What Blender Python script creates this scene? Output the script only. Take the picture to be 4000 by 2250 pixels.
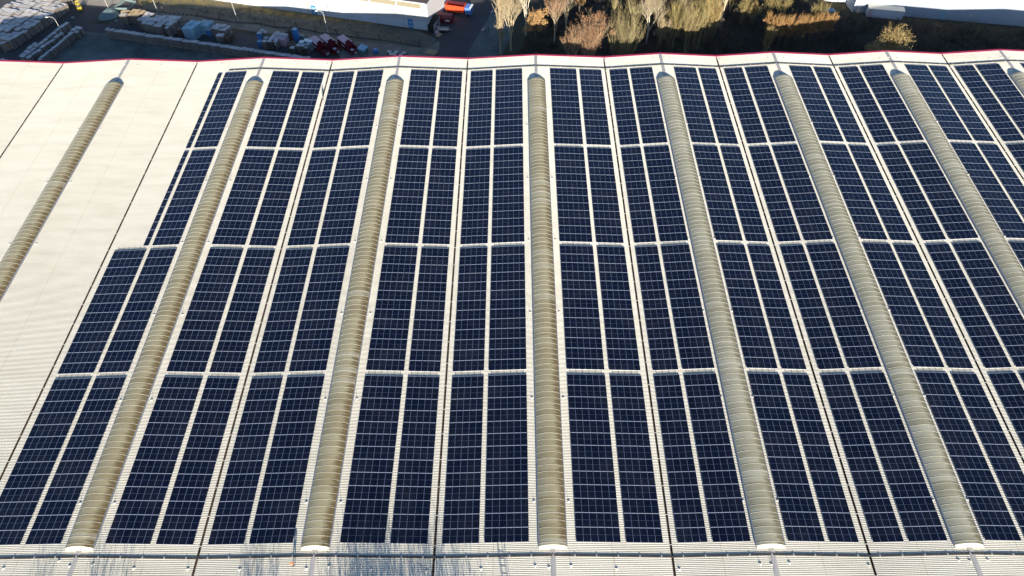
import bpy, bmesh, math, random
from mathutils import Vector, Matrix
random.seed(7)
S = bpy.context.scene
for o in list(bpy.data.objects): bpy.data.objects.remove(o)
COL = S.collection
# ------------------------------------------------------------------ camera
CX, CZ, F, PI_, YA, RO = -20.8909, 100.0772, 2765.77, 0.8991, 0.0165, -0.0203
def ray(px, py):
    u = (px-2000)/F; v = (py-1125)/F
    c, s = math.cos(RO), math.sin(RO); u, v = c*u+s*v, -s*u+c*v
    fw, up, x = 1., -v, u
    c, s = math.cos(PI_), math.sin(PI_); y = c*fw+s*up; z = -s*fw+c*up
    c, s = math.cos(YA), math.sin(YA)
    return Vector((c*x-s*y, s*x+c*y, z))
CAMP = Vector((CX, 0, CZ))
def at(px, py, z):
    "world point at height z that the photo shows at pixel (px, py)"
    d = ray(px, py); return CAMP + d*((z-CZ)/d.z)
_c = ray(2000, 1125); _r = (ray(2000+F, 1125)-_c).normalized(); _u = (ray(2000, 1125-F)-_c).normalized()
cam = bpy.data.cameras.new("camera"); camo = bpy.data.objects.new("camera", cam); COL.objects.link(camo)
cam.sensor_width = 36; cam.lens = F/4000*36; cam.clip_start = .5; cam.clip_end = 3000
M = Matrix((_r, _u, -_c.normalized())).transposed().to_4x4(); M.translation = CAMP
camo.matrix_world = M; S.camera = camo
# ------------------------------------------------------------------ light
SUN_EL = math.radians(15.9); SH = Vector((-0.16, 1)).normalized()      # direction shadows fall
w = bpy.data.worlds.new("World"); S.world = w; w.use_nodes = True
nt = w.node_tree; sky = nt.nodes.new('ShaderNodeTexSky'); sky.sky_type = 'NISHITA'; sky.sun_disc = False
sky.sun_elevation = SUN_EL; sky.sun_rotation = math.atan2(-SH.x, -SH.y)
sky.air_density = 1.0; sky.dust_density = .6; sky.ozone_density = 4.0
bg = nt.nodes['Background']; bg.inputs[1].default_value = 0.085; nt.links.new(sky.outputs[0], bg.inputs[0])
sun = bpy.data.lights.new("sun", 'SUN'); sun.energy = 5.0; sun.angle = math.radians(.55); sun.color = (1, .905, .76)
so = bpy.data.objects.new("sun", sun); COL.objects.link(so)
sd = Vector((SH.x*math.cos(SUN_EL), SH.y*math.cos(SUN_EL), -math.sin(SUN_EL)))
so.rotation_euler = sd.to_track_quat('-Z', 'Y').to_euler()
S.view_settings.view_transform = 'Standard'; S.view_settings.look = 'None'; S.view_settings.exposure = 1.12; S.view_settings.gamma = 1
# ------------------------------------------------------------------ materials
def mat(name, col, rough=.6, metal=0, var=None, scale=1., spec=.5, detail=4, bump=0, bscale=8, stretch=(1, 1, 1), lo=.35, hi=.65, rnd=0, emit=0):
    m = bpy.data.materials.new(name); m.use_nodes = True; t = m.node_tree; b = t.nodes['Principled BSDF']
    b.inputs['Roughness'].default_value = rough; b.inputs['Metallic'].default_value = metal
    b.inputs['Specular IOR Level'].default_value = spec
    b.inputs['Base Color'].default_value = (*col, 1)
    out = None
    tc = t.nodes.new('ShaderNodeTexCoord'); mp = t.nodes.new('ShaderNodeMapping'); mp.inputs['Scale'].default_value = stretch
    t.links.new(tc.outputs['Object'], mp.inputs[0])
    if var:
        n = t.nodes.new('ShaderNodeTexNoise'); n.inputs['Scale'].default_value = scale; n.inputs['Detail'].default_value = detail; n.inputs['Roughness'].default_value = .65
        t.links.new(mp.outputs[0], n.inputs['Vector'])
        r = t.nodes.new('ShaderNodeMapRange'); r.inputs[1].default_value = lo; r.inputs[2].default_value = hi; t.links.new(n.outputs[0], r.inputs[0])
        mx = t.nodes.new('ShaderNodeMix'); mx.data_type = 'RGBA'; mx.inputs[6].default_value = (*col, 1); mx.inputs[7].default_value = (*var, 1)
        t.links.new(r.outputs[0], mx.inputs[0]); out = mx.outputs[2]
    if rnd:
        oi = t.nodes.new('ShaderNodeObjectInfo'); h = t.nodes.new('ShaderNodeHueSaturation')
        r2 = t.nodes.new('ShaderNodeMapRange'); r2.inputs[3].default_value = 1-rnd; r2.inputs[4].default_value = 1+rnd
        t.links.new(oi.outputs['Random'], r2.inputs[0]); t.links.new(r2.outputs[0], h.inputs['Value'])
        if out: t.links.new(out, h.inputs['Color'])
        else: h.inputs['Color'].default_value = (*col, 1)
        out = h.outputs[0]
    if out: t.links.new(out, b.inputs['Base Color'])
    if bump:
        n2 = t.nodes.new('ShaderNodeTexNoise'); n2.inputs['Scale'].default_value = bscale; n2.inputs['Detail'].default_value = 5
        t.links.new(mp.outputs[0], n2.inputs['Vector'])
        bp = t.nodes.new('ShaderNodeBump'); bp.inputs['Strength'].default_value = bump; bp.inputs['Distance'].default_value = .3
        t.links.new(n2.outputs[0], bp.inputs['Height']); t.links.new(bp.outputs[0], b.inputs['Normal'])
    return m
MT = {}
def Mt(n, *a, **k): MT[n] = mat(n, *a, **k); return MT[n]
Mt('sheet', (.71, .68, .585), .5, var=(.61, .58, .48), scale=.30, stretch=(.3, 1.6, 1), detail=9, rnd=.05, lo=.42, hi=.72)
Mt('ridge', (.44, .42, .40), .55, var=(.36, .35, .34), scale=.8)
Mt('gutter', (.045, .032, .024), .8, var=(.085, .05, .03), scale=1.5)
Mt('clip', (.7, .68, .64), .5)
Mt('fascia', (.50, .022, .085), .5)
Mt('wall', (.70, .70, .68), .6, var=(.62, .62, .60), scale=.3)
Mt('kerb', (.30, .32, .36), .35, metal=.4)
Mt('frame', (.50, .56, .68), .4)
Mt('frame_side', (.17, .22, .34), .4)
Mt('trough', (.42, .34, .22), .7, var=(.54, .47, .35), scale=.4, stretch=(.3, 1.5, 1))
Mt('tray', (.035, .034, .036), .7, var=(.07, .065, .06), scale=.6)
Mt('rodbase', (.8, .78, .72), .7)
Mt('rod', (.22, .21, .2), .5, metal=.5)
# glass of the panels: dark cells with fine bus bars
m = bpy.data.materials.new('cells'); m.use_nodes = True; t = m.node_tree; b = t.nodes['Principled BSDF']; MT['cells'] = m
tc = t.nodes.new('ShaderNodeTexCoord'); wv = t.nodes.new('ShaderNodeTexWave'); wv.bands_direction = 'X'; wv.inputs['Scale'].default_value = 1.9; wv.inputs['Distortion'].default_value = 0
t.links.new(tc.outputs['Object'], wv.inputs['Vector'])
mr = t.nodes.new('ShaderNodeMapRange'); mr.inputs[1].default_value = .8; mr.inputs[2].default_value = 1; t.links.new(wv.outputs[1], mr.inputs[0])
mx = t.nodes.new('ShaderNodeMix'); mx.data_type = 'RGBA'; mx.inputs[6].default_value = (.0022, .0034, .0095, 1); mx.inputs[7].default_value = (.008, .0115, .028, 1)
t.links.new(mr.outputs[0], mx.inputs[0])
oi = t.nodes.new('ShaderNodeObjectInfo'); hs = t.nodes.new('ShaderNodeHueSaturation'); r2 = t.nodes.new('ShaderNodeMapRange'); r2.inputs[3].default_value = .8; r2.inputs[4].default_value = 1.2
t.links.new(oi.outputs['Random'], r2.inputs[0]); t.links.new(r2.outputs[0], hs.inputs['Value']); t.links.new(mx.outputs[2], hs.inputs['Color']); t.links.new(hs.outputs[0], b.inputs['Base Color'])
b.inputs['Roughness'].default_value = .14; b.inputs['Specular IOR Level'].default_value = .55; b.inputs['Specular Tint'].default_value = (.55, .72, 1, 1)
ge = t.nodes.new('ShaderNodeNewGeometry'); dn = t.nodes.new('ShaderNodeTexNoise'); dn.inputs['Scale'].default_value = .22; dn.inputs['Detail'].default_value = 8; dn.inputs['Roughness'].default_value = .7
t.links.new(ge.outputs['Position'], dn.inputs['Vector']); dr = t.nodes.new('ShaderNodeMapRange'); dr.inputs[1].default_value = .45; dr.inputs[2].default_value = .8; dr.inputs[4].default_value = .045
t.links.new(dn.outputs[0], dr.inputs[0]); dm = t.nodes.new('ShaderNodeMix'); dm.data_type = 'RGBA'; dm.inputs[7].default_value = (.30, .27, .22, 1)
t.links.new(dr.outputs[0], dm.inputs[0]); t.links.new(hs.outputs[0], dm.inputs[6]); t.links.new(dm.outputs[2], b.inputs['Base Color'])
# weathered barrel glazing
def vault_mat(name, A, B_, D):
    m = bpy.data.materials.new(name); m.use_nodes = True; t = m.node_tree; b = t.nodes['Principled BSDF']
    tc = t.nodes.new('ShaderNodeTexCoord'); sp = t.nodes.new('ShaderNodeSeparateXYZ'); t.links.new(tc.outputs['Object'], sp.inputs[0])
    # one tone per pane (about 1 m along y)
    fl = t.nodes.new('ShaderNodeMath'); fl.operation = 'FLOOR'; t.links.new(sp.outputs[1], fl.inputs[0])
    wn = t.nodes.new('ShaderNodeTexWhiteNoise'); wn.noise_dimensions = '1D'; ob = t.nodes.new('ShaderNodeObjectInfo'); of = t.nodes.new('ShaderNodeMath'); of.operation = 'MULTIPLY_ADD'; of.inputs[1].default_value = 977.3
    t.links.new(ob.outputs['Random'], of.inputs[0]); t.links.new(fl.outputs[0], of.inputs[2]); t.links.new(of.outputs[0], wn.inputs['W'])
    mp = t.nodes.new('ShaderNodeMapping'); mp.inputs['Scale'].default_value = (.35, 2.4, .5); t.links.new(tc.outputs['Object'], mp.inputs[0])
    n = t.nodes.new('ShaderNodeTexNoise'); n.inputs['Scale'].default_value = 1.0; n.inputs['Detail'].default_value = 6; t.links.new(mp.outputs[0], n.inputs['Vector'])
    m1 = t.nodes.new('ShaderNodeMix'); m1.data_type = 'RGBA'; m1.inputs[6].default_value = (*A, 1); m1.inputs[7].default_value = (*B_, 1)
    ad = t.nodes.new('ShaderNodeMath'); ad.operation = 'MULTIPLY_ADD'; ad.inputs[1].default_value = .45; t.links.new(wn.outputs[0], ad.inputs[0]); t.links.new(n.outputs[0], ad.inputs[2])
    r1 = t.nodes.new('ShaderNodeMapRange'); r1.inputs[1].default_value = .45; r1.inputs[2].default_value = .95; t.links.new(ad.outputs[0], r1.inputs[0]); t.links.new(r1.outputs[0], m1.inputs[0])
    # brown stain plus the side's shade, painted in from the right-hand edge
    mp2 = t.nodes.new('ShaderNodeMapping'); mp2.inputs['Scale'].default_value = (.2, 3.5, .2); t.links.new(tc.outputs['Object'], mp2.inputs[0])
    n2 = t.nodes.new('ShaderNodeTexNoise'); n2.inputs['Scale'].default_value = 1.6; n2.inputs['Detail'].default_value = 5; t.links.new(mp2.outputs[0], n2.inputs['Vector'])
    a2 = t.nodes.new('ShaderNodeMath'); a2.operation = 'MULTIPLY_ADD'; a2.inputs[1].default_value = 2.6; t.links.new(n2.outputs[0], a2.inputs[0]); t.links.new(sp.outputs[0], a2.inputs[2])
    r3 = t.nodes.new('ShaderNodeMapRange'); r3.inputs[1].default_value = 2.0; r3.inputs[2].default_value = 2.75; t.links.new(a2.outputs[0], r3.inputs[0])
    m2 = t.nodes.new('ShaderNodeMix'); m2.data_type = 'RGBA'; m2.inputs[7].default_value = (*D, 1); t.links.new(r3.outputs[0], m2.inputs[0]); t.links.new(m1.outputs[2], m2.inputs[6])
    gt = t.nodes.new('ShaderNodeMath'); gt.operation = 'GREATER_THAN'; gt.inputs[1].default_value = .955; t.links.new(wn.outputs[0], gt.inputs[0])
    gm = t.nodes.new('ShaderNodeMath'); gm.operation = 'MULTIPLY'; gm.inputs[1].default_value = .35; t.links.new(gt.outputs[0], gm.inputs[0])
    m3 = t.nodes.new('ShaderNodeMix'); m3.data_type = 'RGBA'; m3.inputs[7].default_value = (.48, .46, .36, 1); t.links.new(gm.outputs[0], m3.inputs[0]); t.links.new(m2.outputs[2], m3.inputs[6])
    t.links.new(m3.outputs[2], b.inputs['Base Color']); b.inputs['Roughness'].default_value = .42; b.inputs['Specular IOR Level'].default_value = .5
    return m
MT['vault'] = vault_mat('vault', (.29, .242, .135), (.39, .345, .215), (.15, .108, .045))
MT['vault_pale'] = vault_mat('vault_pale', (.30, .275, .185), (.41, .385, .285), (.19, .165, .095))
Mt('rib', (.62, .59, .47), .3)
Mt('endwall', (.58, .55, .47), .5)
# yard
Mt('ground', (.035, .036, .020), .95, var=(.075, .065, .032), scale=.12, detail=9, bump=.5, bscale=1.2)
Mt('lawn', (.075, .086, .082), .95, var=(.115, .115, .095), scale=.18, detail=9, bump=.5, bscale=2)
Mt('lawn_sunlit', (.22, .16, .05), .95, var=(.12, .10, .05), scale=.3, detail=8, bump=.4, bscale=2)  # lawn where the sun reaches, warm sunlight put into the colour
Mt('frost', (.055, .068, .06), .95, var=(.15, .175, .165), scale=.12, detail=10, bump=.5, bscale=1.5)
Mt('asphalt', (.045, .045, .050), .85, var=(.070, .068, .070), scale=.10, detail=9)
Mt('gravel', (.20, .195, .17), .95, var=(.11, .11, .10), scale=.35, detail=10, bump=.4, bscale=3)
Mt('dark_soil', (.035, .03, .022), 1, var=(.085, .07, .045), scale=.15, detail=8)
Mt('concrete', (.30, .27, .22), .9, var=(.24, .22, .19), scale=.4)
Mt('wood', (.20, .165, .13), .85, var=(.13, .11, .09), scale=.9, rnd=.18)
Mt('wood_top', (.58, .57, .56), .85, var=(.42, .40, .39), scale=.9, rnd=.15)  # paler than the sides: sky light on stack tops put into the colour
Mt('wood_dark', (.075, .06, .045), .9, var=(.12, .09, .06), scale=1.5)
Mt('wood_new', (.52, .39, .22), .8, var=(.40, .29, .16), scale=1)
Mt('film_blue', (.22, .40, .50), .4, var=(.30, .48, .56), scale=1, rnd=.1)
Mt('blue', (.03, .16, .45), .5, var=(.05, .22, .5), scale=1)
Mt('red_dark', (.16, .012, .025), .5, var=(.11, .012, .02), scale=1)
Mt('pink', (.55, .40, .44), .6, var=(.48, .33, .38), scale=.8)
Mt('orange', (.72, .075, .02), .5, var=(.55, .06, .02), scale=1)
Mt('hivis', (.9, .14, .03), .6)
Mt('cab_blue', (.10, .22, .55), .4)
Mt('white', (.78, .78, .76), .5)
Mt('lamp_paint', (.4, .4, .38), .5)
Mt('teal', (.10, .19, .19), .6)
Mt('tyre', (.02, .02, .02), .9)
Mt('glass_dark', (.02, .03, .04), .1)
Mt('steel', (.42, .42, .42), .4, metal=.5)
Mt('yellow', (.55, .42, .05), .5)
Mt('tarp', (.17, .23, .22), .7, var=(.12, .18, .18), scale=1.5)
Mt('facade', (.74, .73, .71), .55)
Mt('facade_rib', (.46, .47, .48), .55)
Mt('facade_low', (.52, .56, .60), .6, var=(.47, .51, .55), scale=.3)
Mt('facade_shade', (.30, .35, .42), .6, var=(.33, .38, .45), scale=.4)  # white wall, the blue grey of its shade put into the colour
Mt('band', (.30, .27, .19), .3, var=(.25, .22, .16), scale=1.2, stretch=(3, 1, 1))
Mt('brown_roof', (.10, .068, .060), .6)
Mt('skin', (.45, .28, .2), .6)
Mt('cloth_dark', (.05, .06, .09), .8)
Mt('cloth_pale', (.62, .60, .42), .8)
for n, c, v in [('bark_pale', (.50, .42, .27), (.40, .32, .2)), ('bark_white', (.62, .56, .44), (.5, .44, .33)), ('bark_brown', (.14, .10, .065), (.2, .15, .1)), ('bark_olive', (.24, .21, .11), (.32, .28, .15)),
                ('twig_tan', (.46, .38, .24), (.36, .28, .17)), ('twig_pink', (.38, .21, .13), (.3, .15, .09)), ('twig_olive', (.40, .33, .16), (.28, .22, .11)), ('twig_grey', (.10, .09, .075), (.15, .135, .11)),
                ('leaf_orange', (.42, .25, .10), (.48, .30, .13)), ('leaf_rust', (.38, .21, .11), (.28, .15, .08)), ('leaf_gold', (.44, .34, .15), (.34, .24, .10)), ('leaf_olive', (.36, .30, .12), (.26, .20, .09)),
                ('scrub', (.06, .052, .038), (.13, .11, .08)), ('scrub_pale', (.13, .12, .11), (.08, .075, .07))]:
    Mt(n, c, .9, var=v, scale=.8, detail=5)
# ------------------------------------------------------------------ mesh helpers
class MB:
    def __init__(s): s.v = []; s.f = []; s.m = []
    def quad(s, a, b, c, d, m=0):
        n = len(s.v); s.v += [tuple(a), tuple(b), tuple(c), tuple(d)]; s.f.append((n, n+1, n+2, n+3)); s.m.append(m)
    def tri(s, a, b, c, m=0):
        n = len(s.v); s.v += [tuple(a), tuple(b), tuple(c)]; s.f.append((n, n+1, n+2)); s.m.append(m)
    def hexa(s, p, m=0, mt=None):
        "eight corners: bottom ring 0-3, top ring 4-7"
        n = len(s.v); s.v += [tuple(q) for q in p]
        for k, f in enumerate([(3, 2, 1, 0), (4, 5, 6, 7), (0, 1, 5, 4), (1, 2, 6, 5), (2, 3, 7, 6), (3, 0, 4, 7)]):
            s.f.append(tuple(n+i for i in f)); s.m.append(mt if (mt is not None and k == 1) else m)
    def box(s, x0, x1, y0, y1, z0, z1, m=0, mt=None):
        s.hexa([(x0, y0, z0), (x1, y0, z0), (x1, y1, z0), (x0, y1, z0), (x0, y0, z1), (x1, y0, z1), (x1, y1, z1), (x0, y1, z1)], m, mt)
    def tube(s, a, b, r0, r1=None, n=5, m=0, cap=True):
        a = Vector(a); b = Vector(b); r1 = r0 if r1 is None else r1; d = b-a
        if d.length < 1e-6: return
        d.normalize(); x = d.cross(Vector((0, 0, 1)) if abs(d.z) < .9 else Vector((1, 0, 0))).normalized(); y = d.cross(x)
        k = len(s.v)
        for (p, r) in ((a, r0), (b, r1)):
            for i in range(n):
                t_ = 2*math.pi*i/n; s.v.append(tuple(p + x*(r*math.cos(t_)) + y*(r*math.sin(t_))))
        for i in range(n): s.f.append((k+i, k+(i+1) % n, k+n+(i+1) % n, k+n+i)); s.m.append(m)
        if cap: s.f.append(tuple(k+n+i for i in range(n))); s.m.append(m); s.f.append(tuple(k+n-1-i for i in range(n))); s.m.append(m)
    def path(s, pts, r, n=6, m=0):
        for i in range(len(pts)-1): s.tube(pts[i], pts[i+1], r, r, n, m)
    def build(s, name, mats, parent=None, loc=(0, 0, 0), rot=(0, 0, 0), smooth=False):
        me = bpy.data.meshes.new(name); me.from_pydata(s.v, [], s.f)
        if not isinstance(mats, (list, tuple)): mats = [mats]
        for q in mats: me.materials.append(MT[q] if isinstance(q, str) else q)
        me.polygons.foreach_set('material_index', s.m)
        if smooth: me.polygons.foreach_set('use_smooth', [True]*len(s.f))
        me.update(); o = bpy.data.objects.new(name, me); COL.objects.link(o); o.location = loc; o.rotation_euler = rot
        if parent: o.parent = parent
        return o
def tag(o, label=None, cat=None, group=None, kind=None):
    if label: o['label'] = label
    if cat: o['category'] = cat
    if group: o['group'] = group
    if kind: o['kind'] = kind
    return o
def thing(name, label, cat, loc=(0, 0, 0), rz=0, group=None):
    o = bpy.data.objects.new(name, None); COL.objects.link(o); o.location = loc; o.rotation_euler = (0, 0, rz)
    o.empty_display_size = .3
    return tag(o, label, cat, group)
KIDS = {}
def copy_tree(o, parent=None):
    c = o.copy(); COL.objects.link(c)
    if parent: c.parent = parent
    for ch in [k for k in o.children]: copy_tree(ch, c)
    return c
ORD = ['first', 'second', 'third', 'fourth', 'fifth', 'sixth', 'seventh', 'eighth', 'ninth', 'tenth', 'eleventh', 'twelfth', 'thirteenth', 'fourteenth', 'fifteenth', 'sixteenth']
# ------------------------------------------------------------------ roof layout
BW, BN, H = 33.0, 27.19, .85
def VX(i): return (i-4)*BW if i <= 4 else (i-4)*BN
def RX(i): return (VX(i)+VX(i+1))/2                       # ridge between valley i and i+1
YN, YF = 27.0, 150.68
GZ = -14.0
def rz_(x):
    "height of the roof's mean plane at x"
    for i in range(-1, 10):
        a, b = VX(i), VX(i+1)
        if a <= x <= b:
            mid = (a+b)/2; hw = (b-a)/2
            return H*(1-abs(x-mid)/hw)
    return 0
hall = thing('warehouse', 'huge low pitched hall roof of cream corrugated sheet with red edge trim', 'building', (0, 0, 0))
PITCH = .25
def sheet_mb(x0, z0, x1, z1, ya, yb):
    mb = MB(); n = int(round((yb-ya)/PITCH)); prof = []
    for k in range(n):
        y = ya+k*PITCH
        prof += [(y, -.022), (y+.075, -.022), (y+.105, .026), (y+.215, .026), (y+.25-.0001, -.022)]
    prof.append((yb, -.022))
    for (y, z) in prof: mb.v += [(x0, y, z0+z), (x1, y, z1+z)]
    for k in range(len(prof)-1):
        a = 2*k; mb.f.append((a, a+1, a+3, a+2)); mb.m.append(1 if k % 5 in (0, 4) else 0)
    return mb
I0, I1 = -1, 8
GW = .17
for i in range(I0, I1+1):
    a, r, b = VX(i), RX(i), VX(i+1)
    zs = lambda x: rz_(x)
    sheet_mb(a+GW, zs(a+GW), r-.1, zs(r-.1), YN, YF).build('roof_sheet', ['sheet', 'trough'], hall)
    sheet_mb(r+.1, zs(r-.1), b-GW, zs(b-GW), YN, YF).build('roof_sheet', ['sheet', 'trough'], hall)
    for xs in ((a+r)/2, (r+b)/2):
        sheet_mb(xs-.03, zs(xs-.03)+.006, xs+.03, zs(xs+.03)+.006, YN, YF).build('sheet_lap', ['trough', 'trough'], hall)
    # ridge cap, in front of and behind the skylight
    for (y0, y1) in ((YN, 33.0), (140.7, YF+.05)):
        mb = MB()
        for sgn in (-1, 1):
            zt = H+.075
            mb.hexa([(r, y0, zt-.03), (r+sgn*.33, y0, zt-.055), (r+sgn*.33, y1, zt-.055), (r, y1, zt-.03), (r, y0, zt), (r+sgn*.33, y0, zt-.02), (r+sgn*.33, y1, zt-.02), (r, y1, zt)])
        mb.build('ridge_cap', 'ridge', hall)
for i in range(I0, I1+2):
    a = VX(i); mb = MB()
    mb.box(a-GW, a+GW, YN, YF, -.32, -.20); mb.box(a-GW-.004, a-GW+.03, YN, YF, -.198, .03); mb.box(a+GW-.03, a+GW+.004, YN, YF, -.198, .03)
    g = mb.build('gutter', 'gutter', hall)
    mb = MB(); y = YN+2.2
    while y < YF: mb.box(a-GW-.05, a+GW+.05, y-.03, y+.03, .032, .06); y += 4.3
    mb.build('bracket', 'clip', g)
# fascia and walls, following the zigzag
for i in range(I0, I1+1):
    for (xa, xb) in ((VX(i), RX(i)), (RX(i), VX(i+1))):
        za, zb = rz_(xa+1e-4), rz_(xb-1e-4)
        mb = MB(); y0, y1 = YF+.05, YF+.70
        mb.hexa([(xa, y0, za-.35), (xb, y0, zb-.35), (xb, y1, zb-.35), (xa, y1, za-.35), (xa, y0, za+.06), (xb, y0, zb+.06), (xb, y1, zb+.02), (xa, y1, za+.02)])
        mb.build('fascia', 'fascia', hall)
        mb = MB(); mb.hexa([(xa, YF-.1, GZ), (xb, YF-.1, GZ), (xb, YF+.04, GZ), (xa, YF+.04, GZ), (xa, YF-.1, za-.07), (xb, YF-.1, zb-.07), (xb, YF+.04, za-.07 if False else zb-.07), (xa, YF+.04, za-.07)])
        mb.build('wall', 'wall', hall)
        mb = MB(); mb.hexa([(xa, YN-.2, GZ), (xb, YN-.2, GZ), (xb, YN-.02, GZ), (xa, YN-.02, GZ), (xa, YN-.2, za-.07), (xb, YN-.2, zb-.07), (xb, YN-.02, zb-.07), (xa, YN-.02, za-.07)])
        mb.build('wall', 'wall', hall)
for x in (VX(I0), VX(I1+1)):
    mb = MB(); mb.box(x-.1, x+.1, YN, YF, GZ, -.33); mb.build('wall', 'wall', hall)
# skylights
SY0, SY1 = 33.0, 140.7
def skylight(r, mt):
    root = bpy.data.objects.new('skylight', None); COL.objects.link(root); root.parent = hall; root.location = (r, 0, H-.05)
    hw = 1.93; kz = .20; sag = .70; N = 16
    R = (hw*hw+sag*sag)/(2*sag); zc = kz+sag-R
    th = math.asin(hw/R)
    arc = [(R*math.sin(-th+2*th*k/N), zc+R*math.cos(-th+2*th*k/N)) for k in range(N+1)]
    mb = MB()
    for (y0, y1) in ((SY0, SY1),):
        for k in range(N):
            (xa, za), (xb, zb) = arc[k], arc[k+1]
            mb.quad((xa, y0, za), (xb, y0, zb), (xb, y1, zb), (xa, y1, za))
    mb.build('glazing', mt, root, smooth=True)
    mb = MB(); y = SY0+.4
    while y < SY1:
        for k in range(N):
            (xa, za), (xb, zb) = arc[k], arc[k+1]; s = 1.012
            mb.hexa([(xa, y-.02, za-.01), (xb, y-.02, zb-.01), (xb, y+.02, zb-.01), (xa, y+.02, za-.01), (xa, y-.02, za+.022), (xb, y-.02, zb+.022), (xb, y+.02, zb+.022), (xa, y+.02, za+.022)])
        y += 1.035
    mb.build('rib', 'rib', root)
    for (y, d) in ((SY0, -1), (SY1, 1)):
        mb = MB()
        for k in range(N):
            (xa, za), (xb, zb) = arc[k], arc[k+1]; y2 = y+d*.28
            mb.quad((xa, y, za), (xb, y, zb), (xb, y2, .05), (xa, y2, .05))
        mb.box(-hw-.05, hw+.05, min(y, y2)-.1, max(y, y2)+.1, -.14, .06)
        mb.build('end_wall', 'endwall', root)
    for sgn in (-1, 1):
        mb = MB(); xo = sgn*(hw+.10); xi = sgn*(hw-.02)
        mb.hexa([(xo, SY0, -.22), (xi, SY0, -.22), (xi, SY1, -.22), (xo, SY1, -.22), (xo, SY0, kz+.01), (xi, SY0, kz+.05), (xi, SY1, kz+.05), (xo, SY1, kz+.01)])
        mb.build('kerb', 'kerb', root)
    return root
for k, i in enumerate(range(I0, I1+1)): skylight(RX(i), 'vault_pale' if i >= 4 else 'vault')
# ------------------------------------------------------------------ solar arrays
PW, PL, GX, GY = 1.026, 2.084, .016, .010
def panel_mesh():
    mb = MB(); f = .016; fe = .027; t0, t1 = 0, .035
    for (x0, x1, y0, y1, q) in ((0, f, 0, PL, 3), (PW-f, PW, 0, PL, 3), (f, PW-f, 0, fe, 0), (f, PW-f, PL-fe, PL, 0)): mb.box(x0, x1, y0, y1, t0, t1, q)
    mb.quad((f, fe, t1-.004), (PW-f, fe, t1-.004), (PW-f, PL-fe, t1-.004), (f, PL-fe, t1-.004), 1)
    mb.quad((f, PL/2-.010, t1-.001), (PW-f, PL/2-.010, t1-.001), (PW-f, PL/2+.010, t1-.001), (f, PL/2+.010, t1-.001), 2)
    return mb
Mt('mid', (.13, .155, .21), .4)
pr = panel_mesh().build('solar_panel', ['frame', 'cells', 'mid', 'frame_side']); PME = pr.data; bpy.data.objects.remove(pr)
rail = {}; P1 = PW+GX
def rail_mesh(w):
    if w not in rail:
        mb = MB(); L = w*(PW+GX)
        for r in range(13):
            for q in (.45, 1.6): mb.box(-.03, L+.01, r*(PL+GY)+q, r*(PL+GY)+q+.05, -.075, -.003)
        o = mb.build('rail', 'frame'); rail[w] = o.data; bpy.data.objects.remove(o)
    return rail[w]
ROWY = [33.66]
for k in range(3): ROWY.append(ROWY[-1]+28.18)
ROWN = ['nearest row', 'second nearest row', 'third nearest row', 'farthest row']
NUMW = {1: 'one', 4: 'four', 5: 'five', 6: 'six'}
def array(x0, w, k, side, sky, where, ridge_dir):
    "x0 = left edge in world x, w panels wide, k = row index"
    L = w*(PW+GX); x1 = x0+L; za, zb = rz_(x0), rz_(x1); ang = math.atan2(zb-za, x1-x0)
    L13 = 13*(PL+GY)
    root = bpy.data.objects.new('solar_array', None); COL.objects.link(root); root.location = (x0, ROWY[k], za+.125); root.rotation_euler = (0, -ang, 0); root.empty_display_size = .3
    lab = '%s panels wide solar array %s of the %s skylight from left, %s' % (NUMW[w], side, ORD[sky], ROWN[k]) if w != 1 else 'narrow solar array one panel wide beside bare roof, %s' % ROWN[k]
    tag(root, lab, 'solar array', 'solar panel arrays on the hall roof')
    for r in range(13):
        for c in range(w):
            o = bpy.data.objects.new('solar_panel', PME); COL.objects.link(o); o.parent = root; o.location = (c*(PW+GX), r*(PL+GY), 0)
    root.location.x += random.uniform(-.02, .02); root.location.y += random.uniform(-.025, .025)
    o = bpy.data.objects.new('rail', rail_mesh(w)); COL.objects.link(o); o.parent = root
    if k < 3:
        mb = MB()
        for c in range(w): mb.box(c*P1+.49, c*P1+.52, 13*(PL+GY)-.02, 13*(PL+GY)+.95, -.03, .0)
        if w > 1: mb.box(.45, (w-1)*P1+.55, 13*(PL+GY)+.45, 13*(PL+GY)+.475, -.04, -.02)
        mb.build('cable', 'tray', root)
    return root
def in_view(xa, xb, ya, yb):
    R = _r; U = _u; Fd = _c.normalized()
    for x in (xa, xb):
        for q in range(5):
            y = ya+(yb-ya)*q/4; d = Vector((x, y, 0))-CAMP; u = d.dot(R)/d.dot(Fd)*F; v = d.dot(U)/d.dot(Fd)*F
            if abs(u) < 2040 and abs(v) < 1160: return True
    return False
for i in range(1, 9):
    a, r, b = VX(i), RX(i), VX(i+1); wide = i < 4
    if wide:
        if i == 1: left = [(a+1.38, 6), (a+1.38+6*P1+.70, 5)]
        else: left = [(a+1.02, 5), (a+1.02+5*P1+.72, 6)]
        right = [(b-1.02-5*P1, 5), (b-1.02-5*P1-.72-6*P1, 6)]
    else:
        left = [(a+.98, 4), (a+.98+4*P1+.66, 5)]; right = [(b-.98-4*P1, 4), (b-.98-4*P1-.66-5*P1, 5)]
    for k in range(4):
        for side, lst in (('left', left), ('right', right)):
            for (x0, w) in lst:
                if not in_view(x0, x0+w*P1, ROWY[k], ROWY[k]+27.2): continue
                if i == 1 and side == 'left' and w == 6 and k >= 2: array(x0+5*P1, 1, k, side, i, '', 0); continue
                array(x0, w, k, side, i, '', 0)
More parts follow.
